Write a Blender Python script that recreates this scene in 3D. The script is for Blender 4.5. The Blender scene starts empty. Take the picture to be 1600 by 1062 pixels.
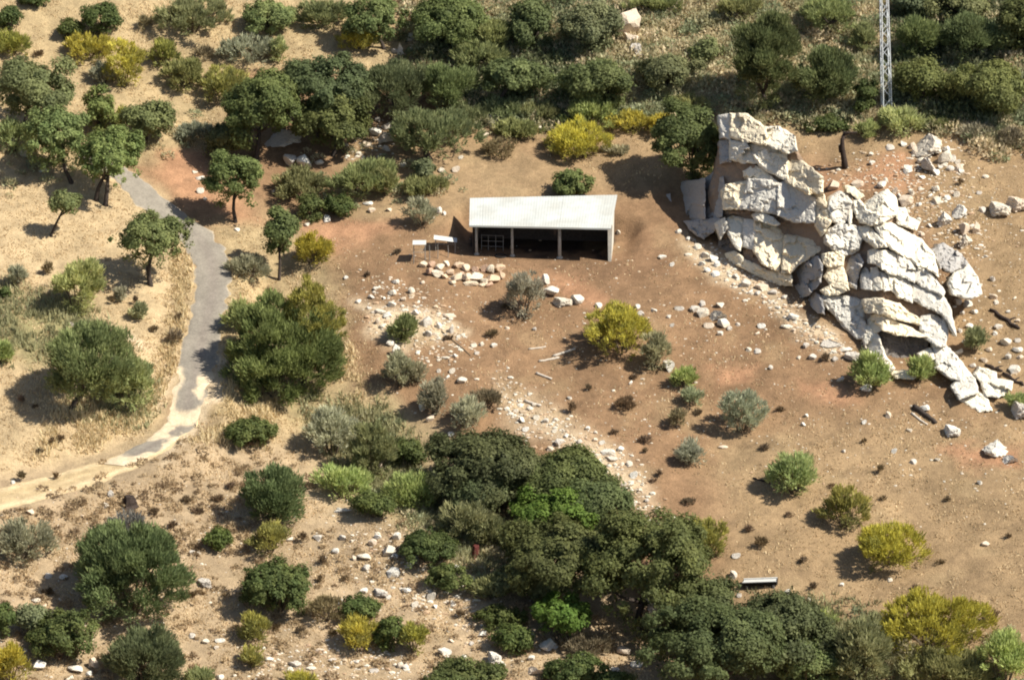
import bpy, math, random
import numpy as np
from mathutils import Vector, Matrix, geometry

R = math.radians
random.seed(7)
rng = np.random.default_rng(7)
scene = bpy.context.scene
COL = scene.collection

# ------------------------------------------------------------------ camera
DIST, PPM, DEP = 300.0, 22.0, R(20.0)
FPX = DIST * PPM                       # focal length in photo pixels
CAM = np.array([0.0, -DIST * math.cos(DEP), DIST * math.sin(DEP)])
FWD = np.array([0.0, math.cos(DEP), -math.sin(DEP)])
UPV = np.array([0.0, math.sin(DEP), math.cos(DEP)])
cam_data = bpy.data.cameras.new('camera')
cam_data.sensor_width = 36.0
cam_data.lens = 36.0 * FPX / 1600.0
cam_data.clip_start = 1.0
cam_data.clip_end = 3000.0
cam = bpy.data.objects.new('camera', cam_data)
cam.location = CAM
cam.rotation_euler = (R(90) - DEP, 0, 0)
COL.objects.link(cam)
scene.camera = cam

# ------------------------------------------------------------------ light
SUN_EL, SUN_AZ = R(49.0), R(-21.0)     # azimuth measured from +x towards -y (the camera side)
to_sun = Vector((math.cos(SUN_EL) * math.cos(SUN_AZ), math.cos(SUN_EL) * math.sin(SUN_AZ), math.sin(SUN_EL)))
world = bpy.data.worlds.new('World')
scene.world = world
world.use_nodes = True
wn = world.node_tree.nodes
sky = wn.new('ShaderNodeTexSky')
sky.sky_type = 'NISHITA'
sky.sun_disc = False
sky.sun_elevation = SUN_EL
sky.sun_rotation = math.atan2(to_sun.x, to_sun.y)
wn['Background'].inputs['Strength'].default_value = 0.075
world.node_tree.links.new(sky.outputs[0], wn['Background'].inputs['Color'])
sun_data = bpy.data.lights.new('sun', 'SUN')
sun_data.energy = 5.0
sun_data.angle = R(0.5)
sun_data.color = (1.0, 0.965, 0.86)
sun = bpy.data.objects.new('sun', sun_data)
sun.rotation_euler = to_sun.to_track_quat('Z', 'Y').to_euler()
sun.location = to_sun * 100
COL.objects.link(sun)
scene.view_settings.view_transform = 'Standard'
scene.view_settings.look = 'None'
scene.view_settings.exposure = 0.68
scene.view_settings.gamma = 1.0
scene.view_settings.use_curve_mapping = False
scene.render.engine = 'CYCLES'
scene.cycles.max_bounces = 5
scene.cycles.diffuse_bounces = 3
scene.cycles.filter_width = 2.0

# ------------------------------------------------------------------ numeric helpers
def _hash(ix, iy, iz, seed):
    h = (ix.astype(np.int64) * 374761393 + iy.astype(np.int64) * 668265263 + iz.astype(np.int64) * 2147483647 + seed * 974711) & 0xffffffff
    h = ((h ^ (h >> 13)) * 1274126177) & 0xffffffff
    h = ((h ^ (h >> 16)) * 2246822519) & 0xffffffff
    return ((h ^ (h >> 15)) & 0xffffff) / float(0xffffff)

def vnoise(x, y, z=None, seed=0):
    """value noise in -1..1"""
    x = np.asarray(x, float); y = np.asarray(y, float)
    z = np.zeros_like(x) if z is None else np.asarray(z, float)
    ix, iy, iz = np.floor(x), np.floor(y), np.floor(z)
    fx, fy, fz = x - ix, y - iy, z - iz
    fx, fy, fz = [f * f * f * (f * (f * 6 - 15) + 10) for f in (fx, fy, fz)]
    def c(a, b, d): return _hash(ix + a, iy + b, iz + d, seed)
    def lx(b, d):
        p, q = c(0, b, d), c(1, b, d); return p + (q - p) * fx
    def ly(d):
        p, q = lx(0, d), lx(1, d); return p + (q - p) * fy
    p, q = ly(0), ly(1)
    return (p + (q - p) * fz) * 2 - 1

def fbm(x, y, z=None, octaves=4, seed=0, gain=0.5):
    a, s, f, t = 1.0, 0.0, 1.0, 0.0
    for i in range(octaves):
        s = s + a * vnoise(np.asarray(x) * f, np.asarray(y) * f, None if z is None else np.asarray(z) * f, seed + i * 17)
        t += a; a *= gain; f *= 2.03
    return s / t

def smooth(e0, e1, v):
    t = np.clip((v - e0) / (e1 - e0), 0, 1)
    return t * t * (3 - 2 * t)

def project(P):
    d = np.asarray(P, float) - CAM
    t = d @ FWD
    return 800 + FPX * d[..., 0] / t, 531 - FPX * (d @ UPV) / t

def ray(px, py):
    px = np.asarray(px, float); py = np.asarray(py, float)
    d = FWD + ((px - 800) / FPX)[..., None] * np.array([1.0, 0, 0]) - ((py - 531) / FPX)[..., None] * UPV
    return d

def poly_sd(px, py, poly):
    """signed distance to a polygon, positive inside"""
    px = np.asarray(px, float); py = np.asarray(py, float)
    best = np.full(px.shape, 1e18); inside = np.zeros(px.shape, bool)
    n = len(poly)
    for i in range(n):
        ax, ay = poly[i]; bx, by = poly[(i + 1) % n]
        ex, ey = bx - ax, by - ay
        L = ex * ex + ey * ey + 1e-12
        t = np.clip(((px - ax) * ex + (py - ay) * ey) / L, 0, 1)
        dx, dy = px - ax - t * ex, py - ay - t * ey
        best = np.minimum(best, dx * dx + dy * dy)
        if ay != by:
            c = ((ay > py) != (by > py)) & (px < (bx - ax) * (py - ay) / (by - ay) + ax)
            inside ^= c
    d = np.sqrt(best)
    return np.where(inside, d, -d)

def line_dist(px, py, pts):
    """distance to a polyline and the running parameter (index + fraction) of the nearest point"""
    best = np.full(np.shape(px), 1e18); par = np.zeros(np.shape(px))
    for i in range(len(pts) - 1):
        ax, ay = pts[i][:2]; bx, by = pts[i + 1][:2]
        ex, ey = bx - ax, by - ay
        L = ex * ex + ey * ey + 1e-12
        t = np.clip(((px - ax) * ex + (py - ay) * ey) / L, 0, 1)
        d = (px - ax - t * ex) ** 2 + (py - ay - t * ey) ** 2
        m = d < best
        best = np.where(m, d, best); par = np.where(m, i + t, par)
    return np.sqrt(best), par

def spline(pts, n):
    """Catmull-Rom through pts, n samples"""
    P = np.array(pts, float)
    P = np.vstack([2 * P[0] - P[1], P, 2 * P[-1] - P[-2]])
    m = len(pts) - 1
    out = []
    for u in np.linspace(0, m - 1e-9, n):
        i = int(u); t = u - i
        a, b, c, d = P[i], P[i + 1], P[i + 2], P[i + 3]
        out.append(0.5 * (2 * b + (c - a) * t + (2 * a - 5 * b + 4 * c - d) * t * t + (3 * b - a - 3 * c + d) * t ** 3))
    return np.array(out)

def srgb(r, g, b):
    return tuple(((c / 255.0) / 12.92 if c <= 10 else (((c / 255.0) + 0.055) / 1.055) ** 2.4) for c in (r, g, b))

# ------------------------------------------------------------------ object helpers
def tag(o, label=None, cat=None, group=None, kind=None):
    if label: o['label'] = label
    if cat: o['category'] = cat
    if group: o['group'] = group
    if kind: o['kind'] = kind
    return o

def mesh_from(name, V, F, mat=None, face_col=None, smooth_shade=False, vcol=None):
    me = bpy.data.meshes.new(name)
    V = np.asarray(V, np.float32)
    if isinstance(F, np.ndarray):
        k = F.shape[1]; nf = len(F)
        me.vertices.add(len(V)); me.vertices.foreach_set('co', V.ravel())
        me.loops.add(nf * k); me.loops.foreach_set('vertex_index', F.astype(np.int32).ravel())
        me.polygons.add(nf)
        me.polygons.foreach_set('loop_start', np.arange(0, nf * k, k, dtype=np.int32))
        me.update(calc_edges=True)
    else:
        me.from_pydata([tuple(v) for v in V], [], F); me.update()
    if face_col is not None:
        a = me.attributes.new('tint', 'FLOAT_COLOR', 'FACE')
        c = np.ones((len(face_col), 4), np.float32); c[:, :3] = face_col
        a.data.foreach_set('color', c.ravel())
    if vcol is not None:
        a = me.attributes.new('tint', 'FLOAT_COLOR', 'POINT')
        c = np.ones((len(vcol), 4), np.float32); c[:, :3] = vcol
        a.data.foreach_set('color', c.ravel())
    me.polygons.foreach_set('use_smooth', np.full(len(me.polygons), smooth_shade, bool))
    if mat: me.materials.append(mat)
    return me

def link(name, me, parent=None, loc=None):
    o = bpy.data.objects.new(name, me)
    COL.objects.link(o)
    if loc is not None: o.location = loc
    if parent: o.parent = parent
    return o

def empty(name, loc):
    o = bpy.data.objects.new(name, None)
    o.empty_display_size = 0.2
    o.location = loc
    COL.objects.link(o)
    return o

class MB:
    """collects simple shapes into one mesh"""
    def __init__(s): s.v = []; s.f = []
    def add(s, V, F):
        n = len(s.v); s.v += [tuple(p) for p in V]; s.f += [tuple(i + n for i in f) for f in F]; return s
    def hexa(s, c8):
        return s.add(c8, [(0, 3, 2, 1), (4, 5, 6, 7), (0, 1, 5, 4), (1, 2, 6, 5), (2, 3, 7, 6), (3, 0, 4, 7)])
    def box(s, x0, y0, z0, x1, y1, z1):
        return s.hexa([(x0, y0, z0), (x1, y0, z0), (x1, y1, z0), (x0, y1, z0), (x0, y0, z1), (x1, y0, z1), (x1, y1, z1), (x0, y1, z1)])
    def tube(s, pts, radii, n=6):
        pts = [Vector(p) for p in pts]
        V, F = [], []
        for i, p in enumerate(pts):
            d = (pts[min(i + 1, len(pts) - 1)] - pts[max(i - 1, 0)]).normalized()
            a = d.orthogonal().normalized() if i == 0 else (a - d * a.dot(d)).normalized()
            b = d.cross(a)
            r = radii[i] if hasattr(radii, '__len__') else radii
            for k in range(n):
                t = 2 * math.pi * k / n
                V.append(p + (a * math.cos(t) + b * math.sin(t)) * r)
        for i in range(len(pts) - 1):
            for k in range(n):
                F.append((i * n + k, i * n + (k + 1) % n, (i + 1) * n + (k + 1) % n, (i + 1) * n + k))
        F.append(tuple(range(n - 1, -1, -1)))
        F.append(tuple((len(pts) - 1) * n + k for k in range(n)))
        return s.add(V, F)
    def mesh(s, name, mat, sm=False): return mesh_from(name, s.v, s.f, mat, smooth_shade=sm)
    def build(s, name, mat, parent=None, sm=False): return link(name, s.mesh(name, mat, sm), parent)

# ------------------------------------------------------------------ materials
def nt_mat(name):
    m = bpy.data.materials.new(name); m.use_nodes = True
    nt = m.node_tree
    return m, nt, nt.nodes['Principled BSDF']

def add_noise(nt, coord, scale, detail=5, rough=0.6):
    n = nt.nodes.new('ShaderNodeTexNoise'); n.inputs['Scale'].default_value = scale
    n.inputs['Detail'].default_value = detail; n.inputs['Roughness'].default_value = rough
    nt.links.new(coord, n.inputs['Vector']); return n.outputs['Fac']

def map_range(nt, v, a, b, c, d):
    n = nt.nodes.new('ShaderNodeMapRange')
    for i, x in enumerate((a, b, c, d)): n.inputs[i + 1].default_value = x
    nt.links.new(v, n.inputs[0]); return n.outputs[0]

def mul_col(nt, col, fac):
    n = nt.nodes.new('ShaderNodeVectorMath'); n.operation = 'SCALE'
    nt.links.new(col, n.inputs[0]); nt.links.new(fac, n.inputs['Scale']); return n.outputs[0]

def mix_col(nt, fac, a, b):
    n = nt.nodes.new('ShaderNodeMix'); n.data_type = 'RGBA'
    for s, v in ((n.inputs['Factor'], fac), (n.inputs[6], a), (n.inputs[7], b)):
        if hasattr(v, 'links'): nt.links.new(v, s)
        elif isinstance(v, tuple): s.default_value = (*v, 1)
        else: s.default_value = v
    return n.outputs[2]

def bump(nt, bs, h, strength, dist):
    b = nt.nodes.new('ShaderNodeBump'); b.inputs['Strength'].default_value = strength; b.inputs['Distance'].default_value = dist
    nt.links.new(h, b.inputs['Height']); nt.links.new(b.outputs[0], bs.inputs['Normal'])

def simple_mat(name, col, rough=0.8, scale=6.0, lo=0.75, hi=1.2, metal=0.0, bmp=0.0, alt=None):
    m, nt, bs = nt_mat(name)
    g = nt.nodes.new('ShaderNodeNewGeometry').outputs['Position']
    f = add_noise(nt, g, scale)
    c = nt.nodes.new('ShaderNodeRGB'); c.outputs[0].default_value = (*col, 1); out = c.outputs[0]
    if alt: out = mix_col(nt, map_range(nt, add_noise(nt, g, scale * 0.37), 0.42, 0.62, 0, 1), out, alt)
    nt.links.new(mul_col(nt, out, map_range(nt, f, 0.3, 0.7, lo, hi)), bs.inputs['Base Color'])
    bs.inputs['Roughness'].default_value = rough; bs.inputs['Metallic'].default_value = metal
    bs.inputs['Specular IOR Level'].default_value = 0.25
    if bmp: bump(nt, bs, f, 0.6, bmp)
    return m

def attr_mat(name, scale_a, scale_b, lo, hi, bmp, rough=0.95):
    """base colour from the mesh's own tint, with fine procedural grain"""
    m, nt, bs = nt_mat(name)
    at = nt.nodes.new('ShaderNodeAttribute'); at.attribute_name = 'tint'
    g = nt.nodes.new('ShaderNodeNewGeometry').outputs['Position']
    a = add_noise(nt, g, scale_a, 6, 0.65); b = add_noise(nt, g, scale_b, 3, 0.6)
    c = mul_col(nt, at.outputs['Color'], map_range(nt, a, 0.3, 0.7, lo, hi))
    c = mul_col(nt, c, map_range(nt, b, 0.3, 0.7, lo, hi))
    nt.links.new(c, bs.inputs['Base Color'])
    bs.inputs['Roughness'].default_value = rough; bs.inputs['Specular IOR Level'].default_value = 0.1
    if bmp:
        ad = nt.nodes.new('ShaderNodeMath'); nt.links.new(a, ad.inputs[0]); nt.links.new(b, ad.inputs[1])
        bump(nt, bs, ad.outputs[0], 0.7, bmp)
    return m

def leaf_mat(name, trans=0.45):
    m, nt, bs = nt_mat(name)
    at = nt.nodes.new('ShaderNodeAttribute'); at.attribute_name = 'tint'
    nt.links.new(at.outputs['Color'], bs.inputs['Base Color'])
    bs.inputs['Roughness'].default_value = 0.65; bs.inputs['Specular IOR Level'].default_value = 0.18
    tr = nt.nodes.new('ShaderNodeBsdfTranslucent')
    nt.links.new(at.outputs['Color'], tr.inputs['Color'])
    mx = nt.nodes.new('ShaderNodeMixShader'); mx.inputs[0].default_value = trans
    nt.links.new(bs.outputs[0], mx.inputs[1]); nt.links.new(tr.outputs[0], mx.inputs[2])
    nt.links.new(mx.outputs[0], nt.nodes['Material Output'].inputs['Surface'])
    return m

def rock_mat(name, rust=0.25):
    m, nt, bs = nt_mat(name)
    oi = nt.nodes.new('ShaderNodeObjectInfo')
    g = nt.nodes.new('ShaderNodeNewGeometry').outputs['Position']
    big = add_noise(nt, g, 0.55, 4, 0.6); mid = add_noise(nt, g, 2.2, 6, 0.7); fine = add_noise(nt, g, 9.0, 5, 0.7)
    c = mix_col(nt, map_range(nt, big, 0.54, 0.75, 0, rust), oi.outputs['Color'], (0.50, 0.33, 0.19))
    st = nt.nodes.new('ShaderNodeMapping'); st.inputs['Scale'].default_value = (2.6, 2.6, 0.35)
    nt.links.new(g, st.inputs[0])
    streak = add_noise(nt, st.outputs[0], 1.0, 5, 0.65)
    c = mix_col(nt, map_range(nt, streak, 0.58, 0.76, 0, 0.42), c, (0.30, 0.285, 0.27))
    c = mix_col(nt, map_range(nt, mid, 0.62, 0.74, 0, 0.38), c, (0.24, 0.23, 0.22))
    c = mul_col(nt, c, map_range(nt, fine, 0.3, 0.7, 0.8, 1.12))
    nt.links.new(c, bs.inputs['Base Color'])
    bs.inputs['Roughness'].default_value = 0.92; bs.inputs['Specular IOR Level'].default_value = 0.15
    ad = nt.nodes.new('ShaderNodeMath'); nt.links.new(mid, ad.inputs[0]); nt.links.new(fine, ad.inputs[1])
    bump(nt, bs, ad.outputs[0], 0.6, 0.12)
    return m

M_GROUND = attr_mat('dry_earth', 2.3, 9.0, 0.82, 1.16, 0.08)
M_ROAD = attr_mat('worn_asphalt', 1.6, 7.0, 0.84, 1.14, 0.012, 0.9)
M_TRACK = attr_mat('dusty_track', 2.0, 10.0, 0.82, 1.15, 0.05)
M_LEAF = leaf_mat('leaf')
M_GRASS = leaf_mat('dry_grass_blade', 0.3)
M_ROCK = rock_mat('limestone')
M_STONE = rock_mat('field_stone', 0.35)
M_BARK = simple_mat('bark', (0.055, 0.042, 0.034), 0.95, 9, 0.7, 1.3, bmp=0.02)
M_STEM = simple_mat('dry_stems', (0.10, 0.075, 0.05), 0.95, 9)

# ================================================================== TERRAIN
def softplus(v, k): return k * np.log1p(np.exp(np.clip(v / k, -40, 40)))

def base_h(x, y):
    x = np.asarray(x, float); y = np.asarray(y, float)
    h = 0.285 * y
    h = h + 0.22 * softplus(y - 27, 3.0)                 # the hill steepens behind the bench
    h = h + 0.13 * softplus(-(x + 19), 3.0)              # the straw hillside rises to the left
    h = h + 0.07 * softplus(x - 6, 4.0)                  # and the rocky field to the right
    h = h - 0.235 * softplus(-(y + 62), 6.0) * -1.0      # levels out in the valley in front
    h = h - 0.30 * softplus(y - 140, 15.0)
    return h

def cast_fn(hf, px, py, t0=225.0, t1=470.0):
    d = ray(px, py)
    lo = np.full(np.shape(px), t0, float); hi = np.full(np.shape(px), t1, float)
    found = np.zeros(np.shape(px), bool); prev = lo.copy()
    for t in np.arange(t0, t1, 0.5):
        P = CAM + d * t
        below = (P[..., 2] < hf(P[..., 0], P[..., 1])) & ~found
        lo = np.where(below, prev, lo); hi = np.where(below, t, hi)
        found |= below; prev = np.full(np.shape(px), t, float)
    for _ in range(14):
        mid = (lo + hi) / 2
        P = CAM + d * mid[..., None]
        b = P[..., 2] < hf(P[..., 0], P[..., 1])
        hi = np.where(b, mid, hi); lo = np.where(b, lo, mid)
    return CAM + d * hi[..., None]

# --- lines of the place, measured on the smooth base first
ROAD_R = [(140, 232), (175, 246), (205, 262), (227, 278), (262, 305), (290, 325), (320, 346), (345, 375), (358, 410), (361, 450), (353, 500), (343, 540), (334, 585), (316, 640), (290, 680), (262, 704), (232, 722), (200, 735)]
ROAD_L = [(120, 250), (145, 262), (170, 277), (190, 294), (212, 318), (248, 342), (278, 365), (292, 388), (301, 415), (303, 445), (296, 492), (285, 535), (277, 580), (262, 635), (232, 675), (200, 696), (170, 711), (150, 716)]
TRK_U = [(232, 688), (200, 696), (165, 706), (110, 716), (50, 728), (-20, 744), (-120, 770)]
TRK_D = [(300, 672), (272, 704), (232, 735), (165, 764), (90, 788), (10, 806), (-90, 835)]
def to_world(pts): return cast_fn(base_h, *np.array(pts, float).T)
_n = 90
rr, rl = spline(to_world(ROAD_R), _n), spline(to_world(ROAD_L), _n)
road_c = (rr + rl) / 2
tu, td = spline(to_world(TRK_U), 60), spline(to_world(TRK_D), 60)
trk_c = (tu + td) / 2
gully = to_world([(405, 440), (432, 520), (452, 600), (480, 650), (560, 690), (700, 740), (850, 830), (1000, 930), (1180, 1010), (1420, 1090)])
SHED_F0, SHED_F1 = to_world([(738, 398)])[0], to_world([(956, 408)])[0]

def height(x, y):
    x = np.asarray(x, float); y = np.asarray(y, float)
    h = base_h(x, y)
    d, _ = line_dist(x, y, gully)
    h = h - 1.35 * np.exp(-(d / 4.2) ** 2)
    near = smooth(0, 1, np.clip((y + 75) / 15, 0, 1))
    h = h + near * (0.75 * fbm(x / 17, y / 17, octaves=2, seed=3) + 0.22 * fbm(x / 4.5, y / 4.5, octaves=2, seed=11)
                    + 0.10 * fbm(x / 1.3, y / 1.3, octaves=3, seed=23))
    far = 1 - smooth(0, 60, np.maximum(np.abs(x) - 50, 0)); h = h + (1 - far) * 6 * fbm(x / 70, y / 70, octaves=3, seed=5)
    for c, w in ((road_c, 1.75), (trk_c, 1.9)):
        d, p = line_dist(x, y, c)
        i = np.clip(p.astype(int), 0, len(c) - 2); f = p - i
        zc = c[i, 2] * (1 - f) + c[i + 1, 2] * f + 0.55 * fbm((c[i, 0] * (1 - f) + c[i + 1, 0] * f) / 17, (c[i, 1] * (1 - f) + c[i + 1, 1] * f) / 17, octaves=2, seed=3)
        k = 1 - smooth(w, w + 2.6, d)
        h = h * (1 - k) + (zc - 0.0) * k
    # the levelled yard under the shed
    ex, ey = SHED_F1[0] - SHED_F0[0], SHED_F1[1] - SHED_F0[1]; L = math.hypot(ex, ey); ux, uy = ex / L, ey / L
    u = (x - SHED_F0[0]) * ux + (y - SHED_F0[1]) * uy; v = -(x - SHED_F0[0]) * uy + (y - SHED_F0[1]) * ux
    zp = SHED_F0[2] + (SHED_F1[2] - SHED_F0[2]) * u / L + 0.03 * v + 0.02 * vnoise(x / 0.7, y / 0.7, seed=9)
    k = (1 - smooth(0.6, 2.2, np.maximum(np.maximum(-u, u - L), 0))) * (1 - smooth(0.3, 1.6, np.maximum(np.maximum(-v - 0.4, v - 4.4), 0)))
    return h * (1 - k) + zp * k

# --- a grid that is fine where the camera looks and coarse beyond, one sheet
fine = 0.25
gx0 = np.arange(-46, 46.01, fine); gy0 = np.arange(-60, 78.01, fine)
ext = np.cumsum(0.4 * 1.16 ** np.arange(1, 38))
gx = np.concatenate([-46 - ext[::-1], gx0, 46 + ext]); gy = np.concatenate([-60 - ext[::-1], gy0, 78 + ext])
GX, GY = np.meshgrid(gx, gy)
GZ = height(GX, GY)
_i0, _j0 = len(ext), len(ext)
_FZ = GZ[_j0:_j0 + len(gy0), _i0:_i0 + len(gx0)]

def hz(x, y):
    """height of the built ground (bilinear on the fine grid)"""
    u = np.clip((np.asarray(x, float) + 46) / fine, 0, len(gx0) - 1.001); v = np.clip((np.asarray(y, float) + 60) / fine, 0, len(gy0) - 1.001)
    i, j = u.astype(int), v.astype(int); fu, fv = u - i, v - j
    return (_FZ[j, i] * (1 - fu) * (1 - fv) + _FZ[j, i + 1] * fu * (1 - fv) + _FZ[j + 1, i] * (1 - fu) * fv + _FZ[j + 1, i + 1] * fu * fv)

def cast(px, py):
    return cast_fn(hz, np.asarray(px, float), np.asarray(py, float))
def cast1(px, py): return cast(np.array([px]), np.array([py]))[0]

# --- what grows or lies where: soil kinds and the shed's painted shade, as zones with ragged edges
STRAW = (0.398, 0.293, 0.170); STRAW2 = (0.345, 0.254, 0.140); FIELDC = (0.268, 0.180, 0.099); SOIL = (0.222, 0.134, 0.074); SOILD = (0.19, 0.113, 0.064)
RED = (0.335, 0.183, 0.103); SCRUB = (0.315, 0.245, 0.138); PALE = (0.50, 0.385, 0.255); PINK = (0.330, 0.240, 0.148); GREENISH = (0.25, 0.215, 0.105); SHED_SHADE = (0.045, 0.032, 0.025)
ZONES = [  # colour, edge softness px, polygon
    (PINK, 40, [(-200, 700), (300, 660), (420, 640), (560, 620), (720, 700), (860, 820), (1010, 960), (1100, 1200), (-200, 1200)]),
    (STRAW2, 30, [(330, 330), (430, 330), (520, 420), (560, 600), (700, 700), (560, 700), (330, 660)]),
    (STRAW, 22, [(-200, 255), (190, 262), (300, 350), (320, 470), (290, 600), (240, 690), (0, 740), (-200, 760)]),
    (STRAW2, 22, [(-200, -200), (560, -200), (640, 95), (700, 120), (560, 130), (380, 110), (350, 190), (325, 235), (200, 260), (-200, 262)]),
    (SCRUB, 30, [(600, -200), (1800, -200), (1800, 290), (1540, 235), (1460, 205), (1250, 205), (1120, 175), (960, 205), (860, 215), (740, 190), (680, 110)]),
    (FIELDC, 22, [(540, 200), (700, 200), (860, 235), (960, 205), (1110, 185), (1110, 280), (1000, 300), (860, 305), (700, 345), (560, 350), (480, 345)]),
    (FIELDC, 14, [(1225, 208), (1460, 205), (1800, 250), (1800, 330), (1480, 300), (1240, 250)]),
    (RED, 22, [(1240, 250), (1330, 262), (1400, 240), (1440, 245), (1440, 300), (1370, 290), (1300, 300), (1262, 275)]),
    (RED, 20, [(235, 240), (330, 235), (335, 300), (420, 345), (330, 345), (250, 290)]),
    (FIELDC, 30, [(1440, 240), (1800, 250), (1800, 660), (1570, 640), (1500, 560), (1500, 420), (1430, 330)]),
    (FIELDC, 60, [(1130, 700), (1250, 660), (1500, 640), (1800, 640), (1800, 1200), (1200, 1200), (1120, 930)]),
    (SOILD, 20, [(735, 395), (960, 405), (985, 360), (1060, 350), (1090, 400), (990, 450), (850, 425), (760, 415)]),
    (RED, 14, [(860, 428), (905, 432), (945, 470), (930, 488), (890, 470)]),
    (RED, 10, [(1122, 575), (1170, 572), (1178, 603), (1130, 603)]),
    (RED, 12, [(1250, 595), (1310, 600), (1360, 615), (1300, 622), (1255, 612)]),
    (RED, 12, [(1450, 690), (1520, 695), (1600, 700), (1600, 730), (1540, 730)]),
    (RED, 14, [(460, 345), (560, 350), (620, 360), (560, 385), (480, 390)]),
    (PALE, 34, [(780, 605), (850, 640), (930, 690), (1000, 740), (1010, 790), (960, 760), (890, 700), (800, 650)]),
    (PALE, 18, [(1075, 375), (1120, 390), (1200, 440), (1250, 480), (1330, 545), (1300, 560), (1200, 480), (1100, 420)]),
    (PALE, 16, [(560, 470), (680, 480), (720, 520), (640, 545), (590, 520)]),
    (PALE, 10, [(255, 575), (275, 572), (285, 600), (262, 640), (240, 650)]),
    (PALE, 9, [(330, 560), (348, 560), (350, 605), (322, 660), (285, 705), (262, 725), (262, 702), (300, 660)]),
    (SHED_SHADE, 5, [(738, 358), (955, 362), (955, 402), (870, 398), (800, 393), (740, 391)]),  # shade under the shed roof, painted into the floor colour
    (PALE, 7, [(88, 497), (130, 506), (165, 510), (200, 522), (240, 545), (225, 545), (170, 522), (120, 518), (90, 506)]),
    (GREENISH, 30, [(-50, 440), (120, 480), (200, 560), (60, 560), (-50, 530)]),
    (GREENISH, 30, [(150, 590), (240, 590), (240, 650), (160, 650)]),
    (GREENISH, 40, [(480, 640), (600, 650), (680, 760), (830, 880), (700, 860), (560, 760)]),
]
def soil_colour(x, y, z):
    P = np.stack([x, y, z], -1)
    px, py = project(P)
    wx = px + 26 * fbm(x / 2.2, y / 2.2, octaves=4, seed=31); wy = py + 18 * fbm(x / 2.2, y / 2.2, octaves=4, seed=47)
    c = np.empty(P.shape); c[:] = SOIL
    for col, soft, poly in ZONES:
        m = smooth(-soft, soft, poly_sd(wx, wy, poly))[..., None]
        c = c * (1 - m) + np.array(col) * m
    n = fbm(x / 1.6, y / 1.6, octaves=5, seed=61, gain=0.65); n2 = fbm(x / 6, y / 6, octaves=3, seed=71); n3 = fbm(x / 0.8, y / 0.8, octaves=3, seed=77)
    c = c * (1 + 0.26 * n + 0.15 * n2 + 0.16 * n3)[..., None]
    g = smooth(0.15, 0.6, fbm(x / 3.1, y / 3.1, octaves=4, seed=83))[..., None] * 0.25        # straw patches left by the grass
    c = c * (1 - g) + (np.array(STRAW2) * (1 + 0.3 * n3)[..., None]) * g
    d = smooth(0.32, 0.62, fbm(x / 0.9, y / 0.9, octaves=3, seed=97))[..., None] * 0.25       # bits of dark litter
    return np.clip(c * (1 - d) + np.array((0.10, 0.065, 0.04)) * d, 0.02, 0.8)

ny, nx = GX.shape
idx = np.arange(ny * nx).reshape(ny, nx)
F = np.stack([idx[:-1, :-1], idx[:-1, 1:], idx[1:, 1:], idx[1:, :-1]], -1).reshape(-1, 4)
V = np.stack([GX, GY, GZ], -1).reshape(-1, 3)
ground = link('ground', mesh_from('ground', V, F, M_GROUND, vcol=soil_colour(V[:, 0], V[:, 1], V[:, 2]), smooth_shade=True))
tag(ground, 'dry hillside of brown earth and straw-coloured grass', kind='structure')

# --- road and track: sheets that lie on the levelled strip
def strip_sheet(name, left, right, mat, colour, lift, crown, across=17, label=None):
    m = len(left); s = np.linspace(0, 1, across)
    P = left[:, None, :] * (1 - s)[None, :, None] + right[:, None, :] * s[None, :, None]
    wob = 0.22 * fbm(P[..., 0] / 0.9, P[..., 1] / 0.9, octaves=3, seed=5)                   # ragged edges
    edge = (np.abs(s - 0.5) * 2) ** 3
    cen = P[:, across // 2:across // 2 + 1, :]
    dirv = P - cen; ln = np.linalg.norm(dirv[..., :2], axis=-1, keepdims=True) + 1e-6
    P[..., :2] += dirv[..., :2] / ln * (wob * edge[None, :])[..., None] * 2.2
    zz = hz(P[..., 0], P[..., 1])
    P[..., 2] = zz + lift + crown * (1 - (np.abs(s - 0.5) * 2) ** 2)[None, :] - 0.05 * ((np.abs(s - 0.5) * 2) ** 8)[None, :]
    ids = np.arange(m * across).reshape(m, across)
    Fq = np.stack([ids[:-1, :-1], ids[:-1, 1:], ids[1:, 1:], ids[1:, :-1]], -1).reshape(-1, 4)
    col = colour(P, np.broadcast_to(s, P.shape[:2]), np.broadcast_to(np.linspace(0, 1, m)[:, None], P.shape[:2]))
    o = link(name, mesh_from(name, P.reshape(-1, 3), Fq, mat, vcol=col.reshape(-1, 3), smooth_shade=True))
    return tag(o, label, kind='structure')

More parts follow.
